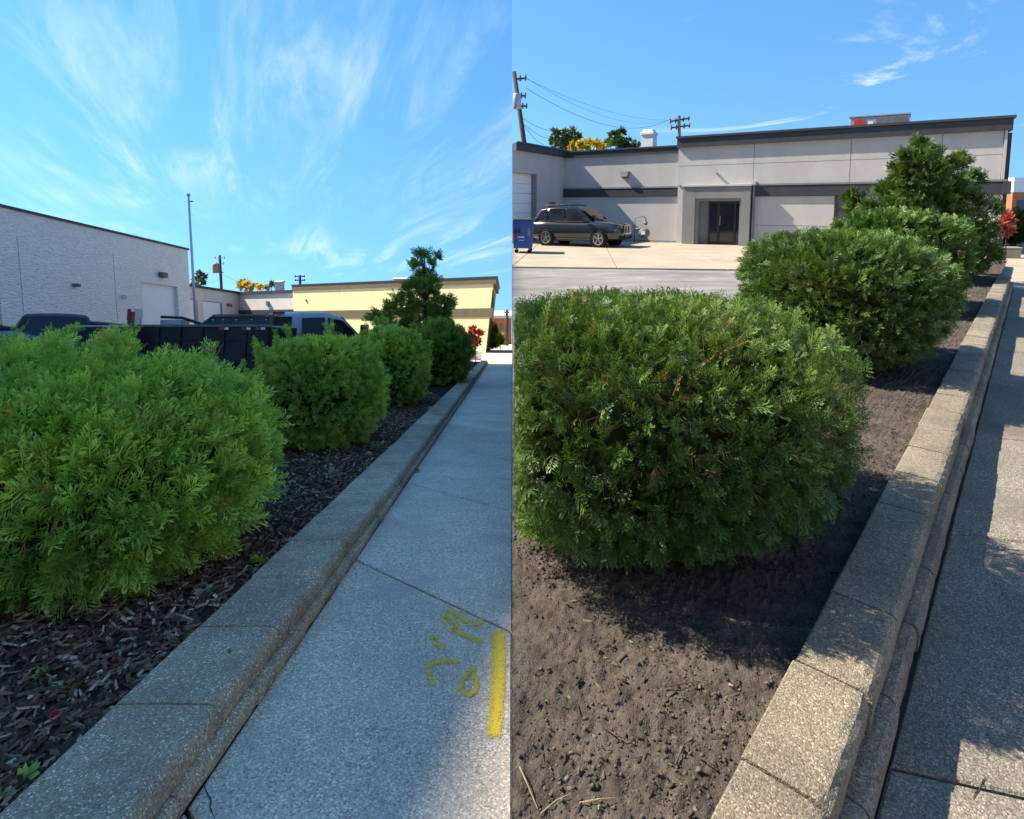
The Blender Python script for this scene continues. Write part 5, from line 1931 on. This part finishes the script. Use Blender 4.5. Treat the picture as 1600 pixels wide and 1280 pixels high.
# chimney on the sun-tinted building's roof line
p = at_y(437, 446, 84)
chl = empty('chimney', (p.x, p.y, p.z - 1.2), 0, 'pale square chimney rising beside the olive cornice', 'chimney')
MB().box(-.5, .5, -.5, .5, -3, 1.5, .03).build('shaft', M['lowwall'], chl)
MB().box(-.6, .6, -.6, .6, 1.5, 1.85, .03).build('cap', M['lowwall'], chl)
p = at_y(625, 437, 70)
MBv = empty('roof_vent', (p.x, p.y, p.z - .5), 0, 'small white roof box left of the tall conifer top', 'roof vent')
MB().box(-.75, .75, -.4, .4, -.8, .62, .05).build('box', M['white'], MBv)
MB().box(-.8, .8, -.45, .45, .62, .7, .02).build('lid', M['white'], MBv)

# flagpole
YF = 21.0
fb_ = at_y(306, 506, YF)
ft_ = at_y(305, 308, YF)
gz = Z0L - SLOPE * YF
fpole = empty('flagpole', (fb_.x, YF, gz), 0, 'bare tapered aluminium flagpole without a flag', 'flagpole')
MB().tube([(0, 0, -.2), (0, 0, ft_.z - gz)], [.062, .034], 12).build('shaft', M['flag_alu'], fpole, smooth=True)
MB().lathe([(0, .14), (.05, .12), (.07, .07), (.05, .02), (0, 0)], 'Z', 12, (0, 0, ft_.z - gz)).build('finial', M['flag_alu'], fpole, smooth=True)
MB().lathe([(.16, -.02), (.16, .1), (.09, .14)], 'Z', 14).build('collar', M['flag_alu'], fpole, smooth=True)
MB().tube([(.05, 0, ft_.z - gz - .15), (.14, 0, ft_.z - gz - .15)], .025, 6).build('pulley', M['dull_steel'], fpole)

# far pole with transformer, far trees
def far_pole(px, ptop, pbot, Y, arms, label, transformer):
    b_, t__ = at_y(px, pbot, Y), at_y(px, ptop, Y)
    gz_ = Z0L - SLOPE * Y
    r = empty('utility_pole', (b_.x, Y, gz_), 0, label, 'utility pole')
    k = Y / F_PX
    MB().tube([(0, 0, -.3), (0, 0, t__.z - gz_)], [.0030 * Y, .0022 * Y], 9).build('shaft', M['pole_wood'], r, smooth=True)
    for py, w_ in arms:
        z_ = at_y(px, py, Y).z - gz_
        MB().box(-w_ * k, w_ * k, -.1, .1, z_ - .09, z_ + .09).build('crossarm', M['white'] if transformer else M['pole_wood'], r)
        for q_ in (-.9, .9):
            MB().lathe([(.05, -.2), (.12, -.1), (.05, .05), (.1, .15), (.03, .3)], 'Z', 7, (q_ * w_ * k, 0, z_)).build('insulator', M['dull_steel'], r)
    if transformer:
        z_ = at_y(px, 419, Y).z - gz_
        MB().lathe([(0, -.9), (.55, -.9), (.6, -.7), (.6, .7), (.5, .9), (0, .9)], 'Z', 14, (-.75, -.2, z_)).build('transformer', M['straw'], r, smooth=True)
        MB().box(-.1, .5, -.12, .1, z_ - .9, z_ - .75).build('bracket', M['pole_wood'], r)
    return r


far_pole(346, 399, 452, 110, ((403, 8), (412, 6)), 'wooden pole with a transformer can behind the low wing', True)
far_pole(469, 430, 446, 105, ((432, 8), (438, 8)), 'faint distant pole above the sun-tinted building', False)
wire('overhead_wire', at_y(348, 430, 110), at_y(420, 452, 104), .3, 'thin wire running right from the transformer pole', .02)
wire('overhead_wire', at_y(344, 436, 110), at_y(315, 440, 104), .3, 'thin wire running left from the transformer pole', .02)
far_tree('leafy_tree', [(310, 428, 6), (317, 432, 7), (305, 436, 6), (314, 442, 9), (303, 446, 6)], 98, .6, M['leaf_far'], 61, 'small dark tree behind the flagpole', Z0L - SLOPE * 98)
far_tree('leafy_tree', [(378, 442, 6), (386, 444, 7), (396, 447, 6), (378, 450, 8), (406, 449, 5), (390, 452, 7), (415, 450, 5)], 100, .7, M['leaf_yellow'], 62, 'yellow tree peeping over the low wing', Z0L - SLOPE * 100)
far_tree('leafy_tree', [(424, 445, 5), (430, 447, 5), (420, 449, 5)], 102, .7, M['leaf_far'], 63, 'green treetop left of the pale chimney', Z0L - SLOPE * 102)
# red-leaved shrub and evergreens at the far end of the walk
far_tree('red_shrub', [(738, 515, 7), (745, 522, 9), (740, 530, 8), (748, 535, 7), (736, 524, 6), (752, 521, 5), (742, 540, 6)], 33.5, .32, M['leaf_red'], 64, 'red-leaved shrub at the end of the pale sidewalk', Z0L - SLOPE * 33.5, 30, 'red-leaved shrubs', tr=.03)
p = at_l(768, 549, 0)
bush('evergreen_shrub', (p.x, p.y + 1, p.z), .95, (.72, .8, .75, .9), 1300, .3, SP1, M['leaf_tree_l'], 65, 'green rounded evergreen against the far end wall', p=2.0, lump=.08)
bush('lime_shrub', (p.x + .1, p.y + 3.2, p.z - .5), 2.0, (.5, .5, .95, .9), 500, .3, SP1, M['leaf_lime'], 66, 'lime yellow shrub behind the far evergreen', p=1.6, lump=.1)
p = at_l(782, 547, 0)
bush('cone_shrub', (p.x, p.y + .5, p.z), 1.1, (.36, .5, 1.35, 1.0), 700, .3, SP1, M['leaf_tree_l'], 67, 'narrow dark evergreen nearest the far street', p=1.2, lump=.06)
YB = 120
p = at_y(790, 530, YB)
fbk = empty('brick_shop', (p.x, YB, Z0L - SLOPE * YB), 0, 'tiny orange brick shop at the end of the street', 'building')
hB = at_y(790, 497, YB).z - fbk.location.z
MB().box(-2.6, 1.2, 0, 5, 0, hB).build('wall', M['brick'], fbk)
MB().box(-2.7, 1.25, -.2, 5.1, hB, hB + .6).build('parapet', M['lowwall'], fbk)
for k in range(3):
    MB().box(-2.3 + k * 1.1, -1.7 + k * 1.1, -.05, .02, hB - 3.0, hB - 1.2).build('window', M['black_glass'], fbk)
p = at_y(793, 520, 100)
far_pole(792, 484, 530, 100, ((488, 4),), 'hazy wooden pole at the far street end', False)
pl = at_l(742, 563, .0)
pot = empty('planter_box', (pl.x - .1, pl.y, pl.z), 0, 'small white planter under the red-leaved shrub', 'planter')
MB().box(-.5, .5, -.3, .3, 0, .55, .03).build('tub', M['white'], pot)
MB().box(-.55, .55, -.35, .35, .55, .62, .02).build('rim', M['white'], pot)

# ------------------------------------------------------------------ unseen tall block, added outside the frame to shade the street
TX, TZ = -40.0, 42.53
tb = empty('added_shade_block', (TX - 6, 0, 2), 0, 'unseen tall pale block added beyond the left frame edge to shade the street', 'building')
MB().box(-6, 6, -40, 45, -14, TZ - 2 - .4).build('wall', M['white'], tb)
MB().box(-6.2, 6.0, -40.1, 45.2, TZ - 2.4, TZ - 2).build('parapet', M['white'], tb)
for f_ in range(10):
    for k in range(20):
        w_ = MB().box(5.99, 6.03, -38 + k * 4.1, -35.8 + k * 4.1, f_ * 3.6 + 1.2, f_ * 3.6 + 2.9).build('window', M['black_glass'], tb)

# ------------------------------------------------------------------ unseen pale building, added behind the viewer to bounce sunlight onto the left
ob_ = empty('added_bounce_building', (9, -10.5, 0), R_(14), 'unseen long pale building added behind the viewer to bounce sunlight', 'building')
MB().box(-13, 15, -8, 0, -1, 11.4).build('wall', M['white'], ob_)
MB().box(-13.2, 15.2, -8.2, .25, 11.4, 11.9).build('cornice', M['white'], ob_)
for f_ in range(3):
    for k in range(9):
        MB().box(-11.5 + k * 3, -10.3 + k * 3, -.01, .03, 1.2 + f_ * 3.5, 2.9 + f_ * 3.5).build('window', M['black_glass'], ob_)


# cracks in the paving
def crack(parent, pts, at, label=None):
    q = [at(*p, .003) for p in pts]
    V, Fc = [], []
    for i, p in enumerate(q):
        d = (q[min(i + 1, len(q) - 1)] - q[max(i - 1, 0)]).normalized()
        w = Vector((-d.y, d.x, 0)) * (.0016 if 0 < i < len(q) - 1 else .0005)
        V += [p - w - parent.location, p + w - parent.location]
    for i in range(len(q) - 1):
        Fc.append((2 * i, 2 * i + 1, 2 * i + 3, 2 * i + 2))
    MB().add(V, Fc).build('crack', M['tyre'], parent)


crack(walk_r, [(1543, 1212), (1536, 1220), (1533, 1230), (1525, 1238), (1520, 1248)], at_r)
crack(walk_l, [(318, 1225), (322, 1236), (330, 1250), (328, 1262), (336, 1280)], at_l)
crack(walk_l, [(645, 745), (652, 728), (656, 722), (672, 690)], at_l)
